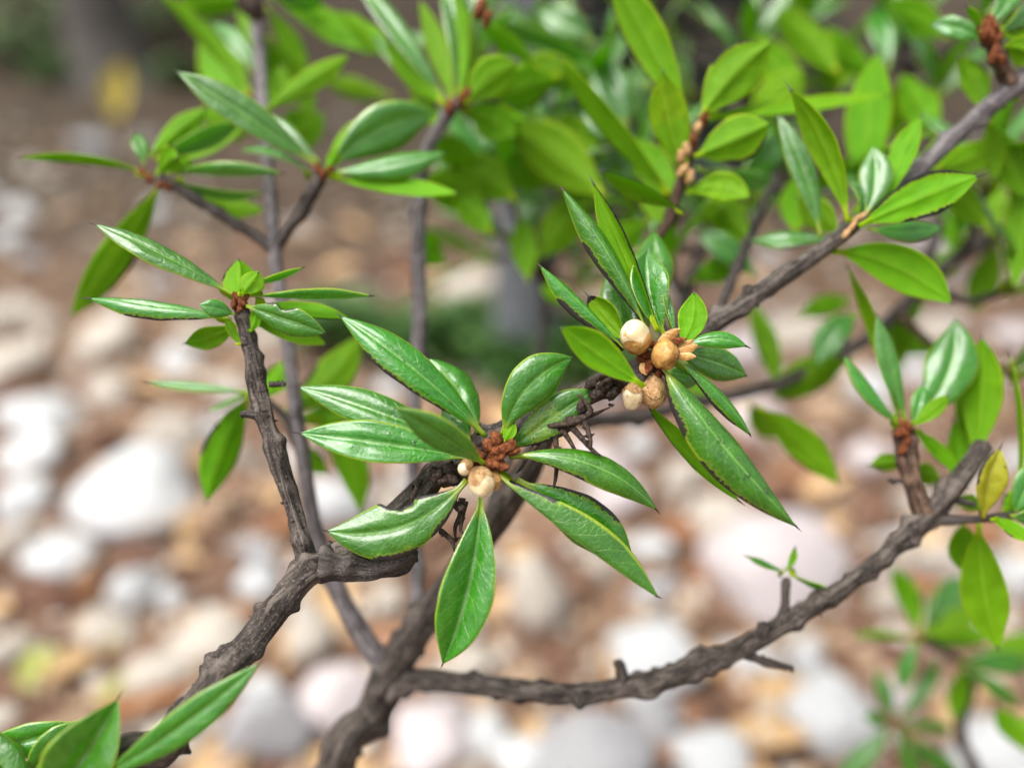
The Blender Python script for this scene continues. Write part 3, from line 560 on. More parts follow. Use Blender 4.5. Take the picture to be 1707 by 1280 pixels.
# ---- rosette B
B_ = shootB
leaf(B_, 392, 492, 158, 373, 50, 38, -4, 14.0, -.3, .06, .3, .6, [])
leaf(B_, 385, 530, 148, 497, 44, 42, -4, 13.9, -.2, .05, .2, .9, [(-1, .2, .7, .5)], tip=1.2)
leaf(B_, 400, 495, 398, 432, 62, 176, 0, 13.8, .5, .05, .5, .3, [(1, .6, 1.0, .6)], tip=.6)
leaf(B_, 404, 492, 432, 452, 44, 160, 0, 13.7, .2, .05, .5, .3, [], tip=.4)
leaf(B_, 412, 478, 506, 447, 24, 60, -4, 14.0, .3, .06, .3, .4, [], tip=.6)
leaf(B_, 415, 495, 619, 494, 30, 55, -8, 14.0, .2, .05, .2, .7, [(1, .1, .9, .6)], tip=.6)
leaf(B_, 410, 510, 544, 556, 54, 15, -4, 13.8, -.2, .10, .3, .5, [(-1, .3, .6, .6)], bite=[(-1, .5, .12, .5)])
leaf(B_, 425, 508, 582, 532, 40, 130, -8, 14.2, .3, .06, .2, .6, [(-1, .5, .9, .7)])
leaf(B_, 408, 530, 545, 575, 40, 150, -4, 14.4, .5, .08, .2, .6, [])
leaf(B_, 392, 524, 332, 508, 34, 15, 0, 13.7, -.4, .1, .3, .6, [], tip=0)
leaf(B_, 395, 540, 308, 572, 42, 165, -6, 14.3, .3, .05, .2, .5, [(0, .3, .7, .3)], tip=.6)
leaf(B_, 405, 575, 378, 525, 20, 150, -6, 13.9, 0, .05, .3, .3, [], tip=0)
leaf(B_, 418, 555, 425, 510, 22, 160, 4, 13.9, 0, .05, .3, .3, [], tip=0)
for x, y, r in [(395, 495, 7), (405, 505, 7), (390, 508, 6), (410, 495, 6), (400, 515, 6)]: lump(B_, x, y, r, 13.85, 1.4, random.uniform(-40, 40))
# twig behind B
twB = limb([(505, 760, 17.6, 12), (470, 690, 17.4, 10), (425, 655, 17.2, 9)], M_BARKD, name='twig', step=.001, sides=12)
leaf(twB, 418, 652, 245, 637, 30, 55, -10, 17.2, 0, .05); leaf(twB, 415, 652, 345, 685, 26, 70, -8, 17.2, -.2, .08); leaf(twB, 418, 655, 345, 836, 70, 172, 8, 17.2, .2, .05)
leaf(twB, 440, 665, 480, 600, 50, 170, 0, 17.5, 1); leaf(twB, 470, 690, 600, 560, 75, 165, 10, 18.5, 1); leaf(twB, 480, 700, 615, 660, 50, 160, 6, 19, .4)
leaf(rear, 500, 740, 545, 790, 40, 150, 0, 18.5, .4); leaf(rear, 510, 690, 600, 855, 60, 172, -30, 19, .4)
# ---- rosette G
G_ = twG
leaf(G_, 250, 290, 33, 264, 34, 125, 4, 17.4, -.4, .06, .2, .5, [(1, .3, .8, .5)], tip=.5)
leaf(G_, 262, 290, 298, 262, 58, 176, -4, 17.2, -1.2, .06, .4, .3, [(1, .7, 1, .6)])
leaf(G_, 275, 290, 470, 290, 36, 40, -14, 17.4, -.6, .08, .2, .7, [])
leaf(G_, 240, 275, 228, 222, 30, 10, 0, 17.6, .4); leaf(G_, 248, 262, 346, 180, 46, 165, -4, 17.8, .6); leaf(G_, 258, 268, 405, 203, 44, 25, -6, 17.7, .5)
leaf(G_, 275, 272, 412, 203, 26, 120, 4, 18, .6); leaf(G_, 290, 300, 440, 322, 26, 45, 4, 17.6, .3); leaf(G_, 290, 310, 442, 350, 44, 165, 8, 17.9, .8)
leaf(G_, 268, 305, 118, 528, 66, 172, -8, 17.9, .8, .04); leaf(G_, 290, 282, 320, 268, 34, 176, 0, 17.4, -.3)
for x, y, r in [(238, 288, 7), (248, 298, 7), (268, 310, 7), (280, 312, 7)]: lump(G_, x, y, r, 17.4, 1.2, random.uniform(0, 360))
# ---- rosette H
H_ = twH
leaf(H_, 532, 278, 296, 120, 66, 18, 0, 17.0, -1.0, .05, .4, .4, [], tip=1.2)
leaf(H_, 535, 270, 448, 188, 40, 15, -8, 17.2, .4, .08); leaf(H_, 548, 278, 724, 190, 92, 5, -16, 17.2, .6, .05, .3, .4, [], tip=0)
leaf(H_, 552, 286, 742, 254, 52, -25, 12, 17.0, .2, .06, .2, .6, []); leaf(H_, 548, 298, 763, 323, 44, 140, -8, 17, -.2, .06, .3, .5, [(1, .3, .4, .8)])
leaf(H_, 545, 265, 628, 190, 40, 165, -4, 17.6, .6); leaf(H_, 542, 285, 566, 252, 24, 175, 0, 16.8, 0, dmg=[], tip=.3); leaf(H_, 520, 290, 400, 250, 30, 60, 4, 17.4, .4)
for x, y, r in [(530, 282, 7), (540, 290, 8), (550, 285, 7)]: lump(H_, x, y, r, 16.9, 1.4, random.uniform(-40, 40))
# ---- leaves along the rear stem
for a in [(435, 190, 583, 93, 46, 160, -6, 18.9, -.4), (425, 170, 262, -12, 46, 150, 4, 20.4, 0), (430, 130, 355, 40, 44, 20, 6, 20.4, .5), (410, 200, 345, 30, 90, 172, -10, 21, .6), (425, 190, 330, 190, 90, 172, -10, 21.5, .8), (428, 105, 398, -5, 40, 168, 0, 20.8, .4),
          (445, 60, 522, 195, 54, 168, -8, 20.5, .4), (442, 10, 510, 130, 44, 165, -8, 20.6, .3), (445, -10, 642, 92, 66, 150, -10, 20.3, .2), (440, 60, 480, 165, 44, 170, 8, 21, .5), (430, 0, 290, 20, 60, 170, 6, 21, .4), (445, 215, 540, 190, 80, 174, 14, 20.5, .4), (450, 180, 470, 110, 50, 165, 0, 20, .4), (655, 160, 535, 132, 44, 168, -6, 22.5, .3), (440, -20, 540, 10, 50, 20, -5, 20, .5)]:
    leaf(rear, *a)
for x, y, r in [(410, 5, 14), (425, 15, 14), (415, 170, 8)]: lump(rear, x, y, r, 20, 1.3, 0, M_DEAD if r > 10 else M_RUST)
# ---- rosette J
J_ = vert
for a in [(745, 178, 640, 38, 60, 165, -12, 18.4, .3), (748, 175, 590, -40, 48, 30, -8, 18.6, .8), (755, 172, 700, 0, 44, 165, 0, 18.8, .8), (762, 170, 735, -30, 40, 20, 6, 18.7, .8), (766, 168, 757, -40, 26, 165, 6, 18.2, .3), (770, 170, 776, 10, 40, 165, 4, 18.8, .6), (775, 175, 862, 105, 78, 176, -8, 18.2, -.6), (772, 182, 858, 230, 74, 172, -8, 18.5, .6), (765, 185, 880, 200, 50, 160, 0, 19, .7),
          (735, 210, 690, 130, 44, 170, -8, 18.9, .8), (720, 235, 800, 270, 60, 172, 0, 19.4, .8), (700, 300, 815, 315, 50, 168, -8, 19.6, .7), (702, 320, 840, 300, 60, 165, 14, 20, .9), (698, 380, 745, 440, 56, 170, 10, 20.5, .6), (660, 100, 560, 20, 40, 165, 4, 19.8, .6), (690, 160, 620, 60, 34, 30, 4, 19.6, .5)]:
    leaf(J_, *a)
leaf(back1, 900, 120, 805, 45, 36, 172, 4, 20, -.6); leaf(back1, 830, 140, 965, 112, 66, 172, -8, 20.2, .2); leaf(back1, 800, 20, 1015, 118, 56, 30, -8, 22, .4); leaf(back1, 820, 100, 1000, 130, 50, 25, 10, 21, .5)
for x, y, r in [(770, 165, 8), (778, 158, 8), (750, 180, 8), (800, 15, 11), (812, 32, 9)]: lump(J_, x, y, r, 18.2, 1.5, 20)
# ---- rosette K
K_ = twK
leaf(K_, 1168, 198, 1287, 70, 100, 176, -10, 16.5, -.5, .04, .35, .3, [(1, .5, .9, .6)], tip=.4); leaf(K_, 1150, 300, 1105, 118, 76, 170, -12, 16.6, -.7, .04, .5, .3, [(0, .55, .9, .33)], tip=.5)
leaf(K_, 1158, 262, 1284, 206, 92, 174, 0, 16.5, -.6, .04, .4, .3, [(-1, .3, .9, .7)], tip=.3); leaf(K_, 1145, 210, 1010, -50, 80, 170, 6, 17.2, -.2, .03, .25, .3, [(1, .3, .9, .6)])
leaf(K_, 1172, 195, 1322, 152, 28, 120, -4, 16.8, .2); leaf(K_, 1175, 200, 1478, 160, 46, 125, -14, 17.6, .4, .06, .2, .5, []); leaf(K_, 1145, 325, 1250, 330, 60, 155, -18, 16.6, -.4, .08, .2, .5, [])
leaf(K_, 1140, 350, 1005, 284, 46, 140, -4, 15.8, -.8, .04, .1, .7, [(-1, .05, 1, 1.0)], tip=1.2); leaf(K_, 1125, 330, 936, 98, 70, 128, -14, 17.4, .2, .05, .2, .5, [])
leaf(K_, 1130, 340, 1050, 230, 70, 172, 0, 17.8, .8); leaf(K_, 1160, 280, 1290, 300, 46, 15, 8, 17.8, .8); leaf(K_, 1120, 380, 1070, 300, 60, 170, 0, 18, .6)
for x, y, r in [(1172, 200, 9), (1162, 215, 8), (1135, 262, 8), (1138, 285, 8), (1150, 295, 8), (1145, 250, 8), (1155, 235, 7)]: lump(K_, x, y, r, 16.5, 1.5, random.uniform(-30, 40), M_TAN if r == 8 else M_RUST)
# ---- rosette D
D_ = trunk
leaf(D_, 1415, 372, 1318, 150, 56, 162, 10, 15.3, -.3, .05, .2, .5, [], tip=1.6); leaf(D_, 1368, 395, 1297, 192, 48, 15, 6, 16.0, .4, .05, .3, .4, [], tip=.3)
leaf(D_, 1432, 378, 1632, 294, 88, 172, -6, 15.1, -.6, .04, .3, .3, [(1, .2, .95, .8), (-1, .35, .7, .8)], tip=1.6); leaf(D_, 1442, 360, 1455, 246, 64, 5, 10, 15.6, .4, .05, .3, .4, [], tip=0)
leaf(D_, 1475, 345, 1536, 195, 52, 165, -8, 15.8, .1, .04, .2, .4, [(1, .4, .6, .6)], tip=1.4); leaf(D_, 1445, 380, 1570, 378, 42, -15, 10, 15.9, .2); leaf(D_, 1385, 420, 1586, 506, 88, 168, -22, 15.8, -.2, .04, .2, .4, [], tip=.5)
leaf(D_, 1425, 372, 1412, 300, 40, 60, 14, 15.6, .2); leaf(D_, 1400, 390, 1330, 330, 60, 172, 0, 17, .8); leaf(D_, 1405, 390, 1480, 300, 40, 160, 0, 16.4, .6); leaf(D_, 1395, 395, 1250, 400, 44, 40, -8, 17, .8)
for x, y, r in [(1428, 365, 7), (1438, 360, 7), (1420, 378, 8), (1410, 390, 8)]: lump(D_, x, y, r * .7, 15.3, 1.6, 40, M_TAN)
leaf(back4, 1440, 340, 1462, 88, 82, 172, -6, 19.5, -.2, .04, .2, .3, []); leaf(back4, 1440, 200, 1390, 60, 50, 170, 0, 22, .5); leaf(back4, 1470, 130, 1345, 40, 60, 160, -8, 22, .4); leaf(back4, 1480, 120, 1460, 10, 60, 20, 0, 22, .6); leaf(back4, 1490, 140, 1500, 240, 44, 168, 0, 22.5, .4)
# ---- top right rosette
T_ = twT
leaf(T_, 1640, 50, 1612, 10, 18, 150, -2, 16.0, -.2, dmg=[], tip=1); leaf(T_, 1648, 45, 1690, -40, 50, 10, 6, 16.2, .4); leaf(T_, 1640, 70, 1552, 42, 44, 20, 6, 16.5, .5, tip=.3); leaf(T_, 1665, 65, 1735, 40, 60, 172, -8, 16.2, .2); leaf(T_, 1668, 80, 1740, 110, 56, 172, -12, 16.2, 0)
leaf(T_, 1660, 55, 1720, 0, 40, 30, 8, 16.2, .4)
for x, y, r in [(1640, 42, 8), (1650, 40, 9), (1658, 48, 8), (1645, 55, 9), (1652, 62, 8), (1638, 60, 7), (1662, 65, 7), (1660, 85, 7), (1655, 95, 7), (1670, 100, 7)]: lump(T_, x, y, r, 16.0, 1.5, random.uniform(-50, 50))
for a in [(1640, 190, 1600, 95, 50, 170, 6, 17.6, .3), (1650, 200, 1660, 300, 40, 168, 0, 17.6, .4), (1560, 280, 1670, 232, 60, 172, 8, 17.6, .5), (1700, 170, 1668, 110, 24, 150, 0, 17, .2), (1640, 200, 1707, 330, 60, 168, -8, 17.8, .3), (1560, 290, 1640, 380, 50, 168, -8, 18.4, .6), (1700, 150, 1650, 260, 36, 165, 6, 18, .5), (1530, 290, 1600, 220, 60, 170, 0, 18.5, .8), (1720, 200, 1690, 480, 60, 168, -10, 18, .3), (1720, 380, 1690, 250, 50, 170, 0, 18.6, .4)]:
    leaf(grey, *a)
# ---- rosette E, F and right edge
E_ = twE
leaf(E_, 1512, 705, 1462, 525, 42, 25, -6, 16, .1, .05, .3, .5, []); leaf(E_, 1502, 710, 1408, 592, 38, 45, -14, 16, .1, .08, .2, .6, []); leaf(E_, 1518, 712, 1582, 658, 32, 165, 0, 15.7, -.3); leaf(E_, 1525, 700, 1592, 532, 94, 8, 22, 16.3, .5, .05, .25, .5, [], tip=0)
leaf(E_, 1520, 715, 1602, 792, 34, 150, -8, 16, .2); leaf(E_, 1500, 720, 1412, 445, 40, 130, 4, 16.4, .3, .05, .2, .5, []); leaf(E_, 1520, 710, 1540, 640, 34, 20, 0, 16.1, .3); leaf(E_, 1515, 770, 1450, 775, 36, 160, 0, 16.8, .6); leaf(E_, 1525, 780, 1570, 800, 44, 170, 0, 17, .6)
for x, y, r in [(1505, 708, 8), (1515, 712, 8), (1508, 722, 8), (1500, 720, 7), (1512, 735, 7), (1505, 750, 7)]: lump(E_, x, y, r, 15.7, 1.4, random.uniform(-40, 40))
leaf(low, 1622, 770, 1637, 562, 72, 172, 6, 16.6, -.2, .03, .25, .3, [], tip=1); leaf(low, 1612, 770, 1612, 600, 50, 168, 0, 17.2, .4)
F_ = twF
leaf(F_, 1640, 864, 1668, 748, 58, 30, -10, 15.2, -.3, .06, .5, .4, [(-1, .5, .9, .6)], yel=True, tip=1.2, label='yellowing leaf with dark spots'); leaf(F_, 1690, 862, 1684, 590, 30, 110, 6, 15.8, .2, .04, .2, .5, [], tip=1.4); leaf(F_, 1690, 862, 1742, 770, 56, 15, -8, 15.3, .1); leaf(F_, 1650, 866, 1720, 905, 34, 150, -8, 15, -.2); leaf(F_, 1685, 860, 1740, 860, 40, 30, 0, 15.1, 0); leaf(F_, 1670, 855, 1725, 810, 50, 168, 0, 15.4, .3)
leaf(F_, 1632, 872, 1663, 1078, 84, 174, 8, 16.0, .4, .03, .2, .3, [], tip=1); leaf(F_, 1605, 870, 1615, 960, 60, 172, 0, 16.5, .4); leaf(F_, 1600, 845, 1590, 700, 40, 165, 0, 17, .3); leaf(F_, 1640, 850, 1600, 830, 34, 168, 0, 16, .3)
U_ = twU
leaf(U_, 1308, 952, 1244, 926, 20, 50, -6, 15.8, 0, dmg=[], tip=.6); leaf(U_, 1312, 952, 1326, 912, 16, 150, 0, 15.8, 0, dmg=[], tip=.6); leaf(U_, 1315, 958, 1412, 1000, 26, 60, -8, 15.8, .3, dmg=[], tip=.6)
# ---- leaves on the middle rear branch
for a in [(1430, 522, 1362, 608, 62, 12, 8, 20, -.2), (1420, 600, 1290, 665, 74, 170, 6, 20, .6), (1265, 680, 1398, 806, 66, 172, -8, 19, .3), (1250, 670, 1310, 730, 50, 170, 8, 21, .5), (1330, 530, 1420, 500, 44, 172, -6, 21, .4), (1480, 540, 1540, 500, 50, 172, 0, 21, .5), (1550, 480, 1590, 410, 50, 165, 0, 21, .4), (1600, 430, 1560, 330, 44, 165, 0, 21.5, .4), (1440, 560, 1560, 590, 54, 170, -10, 21, .6), (1300, 650, 1250, 500, 50, 168, 0, 21, .8), (1180, 670, 1130, 600, 50, 168, 0, 20.5, .5), (1520, 500, 1500, 620, 50, 168, 8, 21, .6), (1650, 395, 1660, 300, 50, 165, 0, 21, .4), (1660, 400, 1620, 520, 60, 168, -6, 21.5, .4)]:
    leaf(mid, *a)
# ---- lower right low shoots
twQ = limb([(1600, 1340, 24, 16), (1600, 1220, 23.5, 14), (1620, 1130, 23, 14), (1575, 1085, 22.6, 12), (1530, 1060, 22.3, 12)], M_BARKD, name='twig', step=.0015, sides=12, pre=[(bx + .03, by + .02, bz, .006), (.09, .16, .06, .004)])
for a in [(1535, 1062, 1640, 1010, 46, 172, 0, 22, -.2), (1530, 1060, 1485, 945, 50, 168, 8, 22.2, .2), (1535, 1060, 1600, 960, 60, 20, 0, 22.4, .5), (1530, 1065, 1500, 1150, 34, 20, 0, 22, 0), (1525, 1065, 1420, 1060, 20, 150, 0, 22, .3), (1540, 1070, 1660, 1060, 50, 172, -8, 22.3, .4), (1600, 1100, 1720, 1110, 54, 20, -6, 22.6, 0), (1610, 1110, 1590, 1200, 44, 168, 0, 22.8, .2), (1600, 1110, 1700, 1180, 34, 20, -8, 22.4, -.2), (1620, 1120, 1740, 1050, 60, 172, 0, 22.8, .3), (1560, 1075, 1560, 980, 50, 165, 0, 22.6, .6)]:
    leaf(twQ, *a)
twR = limb([(1550, 1330, 24, 12), (1515, 1250, 23.6, 11), (1492, 1205, 23.2, 11)], M_BARKD, name='twig', step=.0015, sides=12, pre=[(bx + .03, by + .02, bz, .005), (.08, .15, .05, .004)])
for a in [(1488, 1208, 1395, 1300, 44, 15, -6, 23, 0), (1485, 1200, 1462, 1115, 34, 15, 0, 23.1, .2), (1495, 1200, 1565, 1095, 34, 15, 4, 23.2, .3), (1498, 1210, 1535, 1320, 36, 15, 0, 23, 0), (1480, 1205, 1440, 1195, 34, 20, 0, 23, -.4), (1500, 1205, 1590, 1215, 30, 30, -4, 23.1, .2), (1510, 1220, 1600, 1290, 40, 20, 0, 23.3, .2)]:
    leaf(twR, *a)
for x, y, r in [(1490, 1205, 10), (1530, 1060, 8)]: lump(twR, x, y, r, 22.8 if r == 10 else 22.1, 1.1, 0)
leaf(twQ, 1720, 1260, 1660, 1180, 50, 165, 0, 21, .2); leaf(twQ, 1740, 1240, 1690, 1205, 60, 172, 0, 20, .3)
# ---- near rosette at the lower left corner
twS = limb([(140, 1420, 12.4, 16), (90, 1370, 12.2, 14), (60, 1335, 12.0, 12)], M_BARK, name='shoot', step=.0008, sides=14, pre=[(-.0445, .066, .19, .004), (-.052, .056, .232, .003)])
leaf(twS, 70, 1345, 196, 1166, 118, -6, 10, 12.0, -.2, .05, .8, .35, [], tip=1); leaf(twS, 160, 1298, 432, 1105, 62, 8, 8, 11.6, .1, .06, .35, .5, [], tip=1.3); leaf(twS, 60, 1340, -60, 1215, 70, 20, 0, 12.2, .1); leaf(twS, 40, 1300, 150, 1200, 70, 10, -6, 12.5, .2, dmg=[]); leaf(twS, -60, 1250, 135, 1205, 60, 15, 4, 12.6, .2, dmg=[])
# ---- soft leaves deeper in the crown
for o_, a in [(back1, (1010, 330, 850, 205, 110, 172, 0, 20, .3)), (back1, (1000, 300, 900, 430, 84, 170, 0, 20.5, .3)), (back1, (860, 335, 755, 262, 84, 170, 0, 20, .3)), (back1, (935, 125, 825, 165, 84, 172, 0, 20, .3)), (back2, (1065, 255, 955, 165, 74, 20, 0, 20.5, .3)), (back2, (1045, 215, 1000, 100, 84, 15, 0, 20.5, .3)), (back2, (1078, 150, 1080, 50, 74, 15, 0, 20.5, .3)), (back1, (880, 470, 868, 362, 60, 172, 0, 20.5, .2)), (back2, (1085, 365, 985, 440, 70, 170, 0, 20, .3)),
              (back2, (1225, 305, 1310, 225, 70, 18, 0, 20, .3)), (back2, (1255, 405, 1175, 325, 70, 170, 0, 20, .3)), (back4, (1325, 390, 1335, 285, 74, 172, 0, 19.5, .2)), (back2, (1262, 462, 1165, 385, 56, 18, 0, 20, .2)), (back2, (1150, 470, 1245, 425, 56, 170, 0, 20, .2)), (back2, (1245, 195, 1340, 115, 70, 170, 0, 20.5, .3)), (back4, (1345, 195, 1255, 55, 70, 170, 0, 21, .3)), (back4, (1400, 125, 1295, 15, 74, 172, 0, 21, .3)), (back3, (1565, 235, 1500, 125, 70, 170, 0, 20.5, .3)), (back3, (1585, 65, 1475, 5, 70, 172, 0, 21, .3)),
              (back1, (960, 260, 830, 300, 90, 174, 0, 20.5, .3)), (back1, (905, 200, 1000, 260, 90, 172, 0, 20.3, .3)), (back1, (990, 70, 900, 20, 70, 20, 0, 21, .2)), (back1, (820, 390, 760, 320, 64, 170, 0, 20, .2)), (back2, (1100, 480, 1010, 470, 50, 165, 0, 19.5, .2)), (back1, (960, 500, 900, 480, 44, 165, 0, 20, .2))]:
    leaf(o_, *a)
# ---- background rosettes of the same shrub
def along(o):                              # sample world points of a limb
    n = len(o.data.vertices); return [WPOS[o.name] + o.data.vertices[i].co for i in range(0, n - 2, 40)]
BACK = []
for o in (back1, back2, back3, back4, mid, grey, vert): BACK += [(p, o) for p in along(o)]
def rosette(px, py, d, n, Lcm=3.0, lean=None):
    global COLLECT
    c = P(px, py, d); q = min(BACK, key=lambda z: (z[0] - c).length)[0]
    mid_ = (q + c) * .5 + Vector((0, 0, -.004))
    tw = tube('twig', [q, mid_, c], [.0011, .001, .0009], M_BARKR if random.random() < .4 else M_BARKD, shrub, step=.0025, sides=8, knob=2, spikes=2)
    ax = ((c - mid_).normalized() + Vector((0, 0, .9)) + (lean or Vector())).normalized()
    x_ = ax.orthogonal().normalized(); y_ = ax.cross(x_); a0 = random.uniform(0, 6.28)
    for k in range(n):
        a = a0 + k * 2.4; el = random.uniform(.25, 1.1); L = Lcm * .01 * random.uniform(.65, 1.15)
        dr = ((x_ * math.cos(a) + y_ * math.sin(a)) * math.cos(el) + ax * math.sin(el)).normalized()
        A = c - ax * .003 * (k / n); B = A + dr * L; M = (A + B) * .5
        if NBUILT[0] >= 300 and COLLECT is None: COLLECT = ([], [], [], [], [])
        leafbuild(tw, A, M, B, L * random.uniform(.15, .21), random.uniform(-.3, .3), .08, .3, .5, refup=ax)
for px, py, d, n in sorted([(880, 350, 24, 7), (960, 250, 23, 7), (1020, 400, 24, 6), (850, 250, 24, 7), (900, 70, 25, 6), (1090, 60, 24, 7), (1240, 110, 23, 7), (1310, 50, 24, 7), (1395, 160, 23, 6), (1260, 330, 21.5, 7), (1190, 400, 22, 7), (1340, 330, 20, 6), (1500, 50, 23, 7), (1560, 160, 22, 6), (1650, 300, 20, 6), (1690, 480, 20, 6), (1600, 400, 22, 5), (970, 470, 24, 6), (790, 330, 22, 6), (1040, 200, 24, 7), (1690, 620, 20, 5), (820, 430, 25, 5), (1150, 160, 25, 6), (990, 330, 25, 6), (1640, 30, 21, 6), (905, 215, 21, 7), (950, 340, 22, 7), (840, 300, 21.5, 7), (1010, 150, 21.5, 7), (880, 420, 23, 6), (1060, 330, 21, 6), (800, 90, 22, 6), (1110, 440, 20.5, 6)], key=lambda q: q[2]):
    rosette(px, py, d, n)
if COLLECT: mesh_obj('foliage', COLLECT[0], COLLECT[1], [M_TOP, M_UND, M_TIP], shrub, origin=BASE.copy(), midx=COLLECT[2], uvs=COLLECT[3], dmg=COLLECT[4])['kind'] = 'stuff'
print('LEAVES', NLEAF)
# ------------------------------------------------------------------ beyond the shrub
M_TRK = bark_mat('blue_grey_trunk', (.05, .056, .062), (.11, .12, .13), (.18, .19, .20))
M_TRK2 = bark_mat('dull_brown_trunk', (.05, .042, .038), (.10, .088, .08), (.15, .135, .125))
def trunk_tree(px, py, w_px, lean, mat, label, crown_h):
    p, t = G(px, py); r = w_px / 2 / F * t
    root = bpy.data.objects.new('tree', None); link(root, None, Vector((p.x, p.y, ground_z(p.x, p.y)))); tag(root, label, 'tree')
    b0 = WPOS[root.name]; top = b0 + Vector((lean, .1, crown_h))
    tk = tube('trunk', [b0 + Vector((0, 0, -.05)), b0 + Vector((lean * .15, .0, .25)), b0 + Vector((lean * .6, .05, crown_h * .6)), top], [r * 1.9, r, r * .85, r * .5], mat, root, step=.03, sides=16, amp=.06, knob=.03, spikes=0)
    for k in range(5):
        a = k * 1.3; s = b0 + Vector((lean * .5, .04, crown_h * (.55 + .08 * k))); e = s + Vector((math.cos(a) * .7, math.sin(a) * .7, .6))
        tube('limb', [s, (s + e) / 2 + Vector((0, 0, .1)), e], [r * .45, r * .3, r * .12], mat, root, step=.04, sides=8, amp=.05, knob=0, spikes=0)
    V, Fc = [], []
    for k in range(1500):
        c = top + Vector((random.gauss(0, .55), random.gauss(0, .55), random.gauss(.25, .4))); a = random.uniform(0, 6.28); l = random.uniform(.05, .09)
        d1 = Vector((math.cos(a), math.sin(a), random.uniform(-.6, .3))).normalized() * l; d2 = d1.cross(Vector((random.uniform(-.5, .5), random.uniform(-.5, .5), 1))).normalized() * l * .3
        i0 = len(V); V += [c - d1, c + d2, c + d1, c - d2]; Fc.append((i0, i0 + 1, i0 + 2, i0 + 3))
    mesh_obj('crown', V, Fc, [M_UND], root, origin=top)
trunk_tree(858, 625, 100, .10, M_TRK, 'slender blue grey tree trunk leaning right behind the shrub', 4.6)
trunk_tree(190, 130, 90, -.05, M_TRK2, 'dull brown tree trunk standing on the dark soil bank', 3.2)

# dark bushes added to stand for the shade behind, low weeds on the bank
M_DKL = plain('shade_dark_leaf', (.008, .022, .020), (.020, .050, .040), 12, .45)  # shade of the dark gaps is put into this leaf colour
M_WEED = plain('weed_green', (.03, .09, .015), (.08, .16, .03), 20, .6)
def bush(px, py, rad, hgt, n, l, mat, label, name, stems):
    p, t = G(px, py); b0 = Vector((p.x, p.y, ground_z(p.x, p.y)))
    root = bpy.data.objects.new(name, None); link(root, None, b0); tag(root, label, 'bush' if n > 500 else 'weed', None if n > 500 else 'low weeds ' + label[17:])
    for k in range(stems):
        a = k * 2.4; e = b0 + Vector((math.cos(a) * rad * .5, math.sin(a) * rad * .5, hgt * .8))
        tube('stem', [b0 + Vector((0, 0, -.02)), (b0 + e) / 2 + Vector((0, 0, .04 * hgt)), e], [rad * .05, rad * .035, rad * .015], M_BARKD, root, step=.03, sides=7, amp=.05, knob=0, spikes=0)
    V, Fc = [], []
    for k in range(n):
        h = random.random(); q = rad * (.4 + .6 * math.sin(math.pi * min(1, h * .8 + .15))) * math.sqrt(random.random()); a = random.uniform(0, 6.28)
        c = b0 + Vector((math.cos(a) * q, math.sin(a) * q, .02 + h * hgt)); a = random.uniform(0, 6.28); ll = l * random.uniform(.7, 1.3)
        d1 = Vector((math.cos(a), math.sin(a), random.uniform(-.5, .8))).normalized() * ll; d2 = d1.cross(Vector((random.uniform(-.5, .5), random.uniform(-.5, .5), 1))).normalized() * ll * .32
        i0 = len(V); up = Vector((0, 0, ll * .15)); V += [c - d1, c + d2 + up, c + d1, c - d2 + up]; Fc += [(i0, i0 + 1, i0 + 2), (i0, i0 + 2, i0 + 3)]
    o = mesh_obj('foliage', V, Fc, [mat], root, origin=b0); o['kind'] = 'stuff'
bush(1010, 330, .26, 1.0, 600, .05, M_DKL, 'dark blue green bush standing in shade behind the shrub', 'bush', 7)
bush(1230, 300, .22, .9, 400, .05, M_DKL, 'second dark bush beside the blue green one behind the shrub', 'bush', 7)
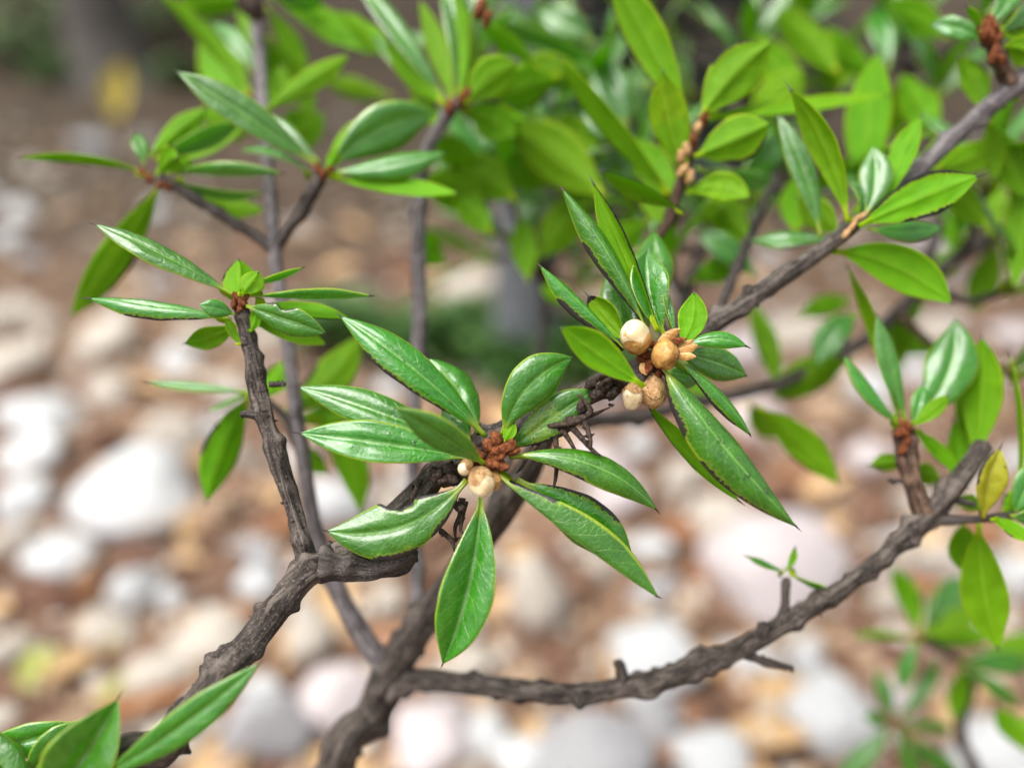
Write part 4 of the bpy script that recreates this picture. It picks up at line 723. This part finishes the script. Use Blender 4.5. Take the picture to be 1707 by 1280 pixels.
for i, (px, py, r_) in enumerate([(100, 140, .10), (60, 60, .16), (250, 60, .14), (20, 110, .12), (300, 150, .08), (330, 40, .16), (120, 30, .2), (780, 600, .05), (930, 630, .06), (870, 650, .04), (560, 590, .05), (1010, 640, .05), (690, 610, .04)]):
    bush(px, py, r_, r_ * .7, 120, .03, M_WEED, 'small green weed ' + ('on the dark soil bank' if py < 300 else 'growing between the stones'), 'weed', 3)
# rain drops on the sharp leaves
b = NB('water'); tr_ = b.new('ShaderNodeBsdfTransparent'); gl_ = b.new('ShaderNodeBsdfGlossy'); gl_.inputs['Roughness'].default_value = .03
fr_ = b.new('ShaderNodeFresnel'); fr_.inputs['IOR'].default_value = 1.45; mx_ = b.new('ShaderNodeMixShader')
b.lk(fr_.outputs[0], mx_.inputs[0]); b.lk(tr_.outputs[0], mx_.inputs[1]); b.lk(gl_.outputs[0], mx_.inputs[2]); b.lk(mx_.outputs[0], b.out.inputs[0])
DROP = bpy.data.meshes.new('water_drop'); DROP.from_pydata([Vector((v.x, v.y, v.z * .55)) for v in ICO3[0]], [], ICO3[1]); DROP.materials.append(b.m); DROP.polygons.foreach_set('use_smooth', [True] * len(ICO3[1]))
for lf, nm, lst in ((LA1, 'long glossy upper leaf of the central rosette', [(9, 5, 1), (12, 4, .8), (20, 6, 1.2), (14, 8, .7), (24, 5, .7)]), (LA2, 'flat left leaf of the central rosette', [(12, 8, 1.2), (17, 9, 1), (23, 4, .8)]), (LC13, 'long drooping leaf below the cream buds', [(12, 5, 1.1), (15, 6, 1.3), (19, 5, 1.2), (22, 6, 1.5), (26, 5, 1.4), (17, 8, .8)]), (LC1, 'narrow upright leaf above the cream buds', [(22, 5, 1), (24, 7, .8), (27, 6, .7)])):
    for i, j, sz in lst:
        v = lf.data.vertices[i * 13 + j]; r_ = .00032 * sz
        o = bpy.data.objects.new('water_drop', DROP); COL.objects.link(o); n_ = Vector(v.normal); o.rotation_euler = n_.to_track_quat('Z', 'Y').to_euler()
        o.scale = (r_, r_, r_); o.location = WPOS[lf.name] + v.co + n_ * r_ * .15
        tag(o, 'clear rain drop on the ' + nm, 'drop', 'rain drops on the ' + nm)
nl = sum(o.name.split('.')[0] == 'leaf' for o in bpy.data.objects); print('LEAF OBJECTS', nl)
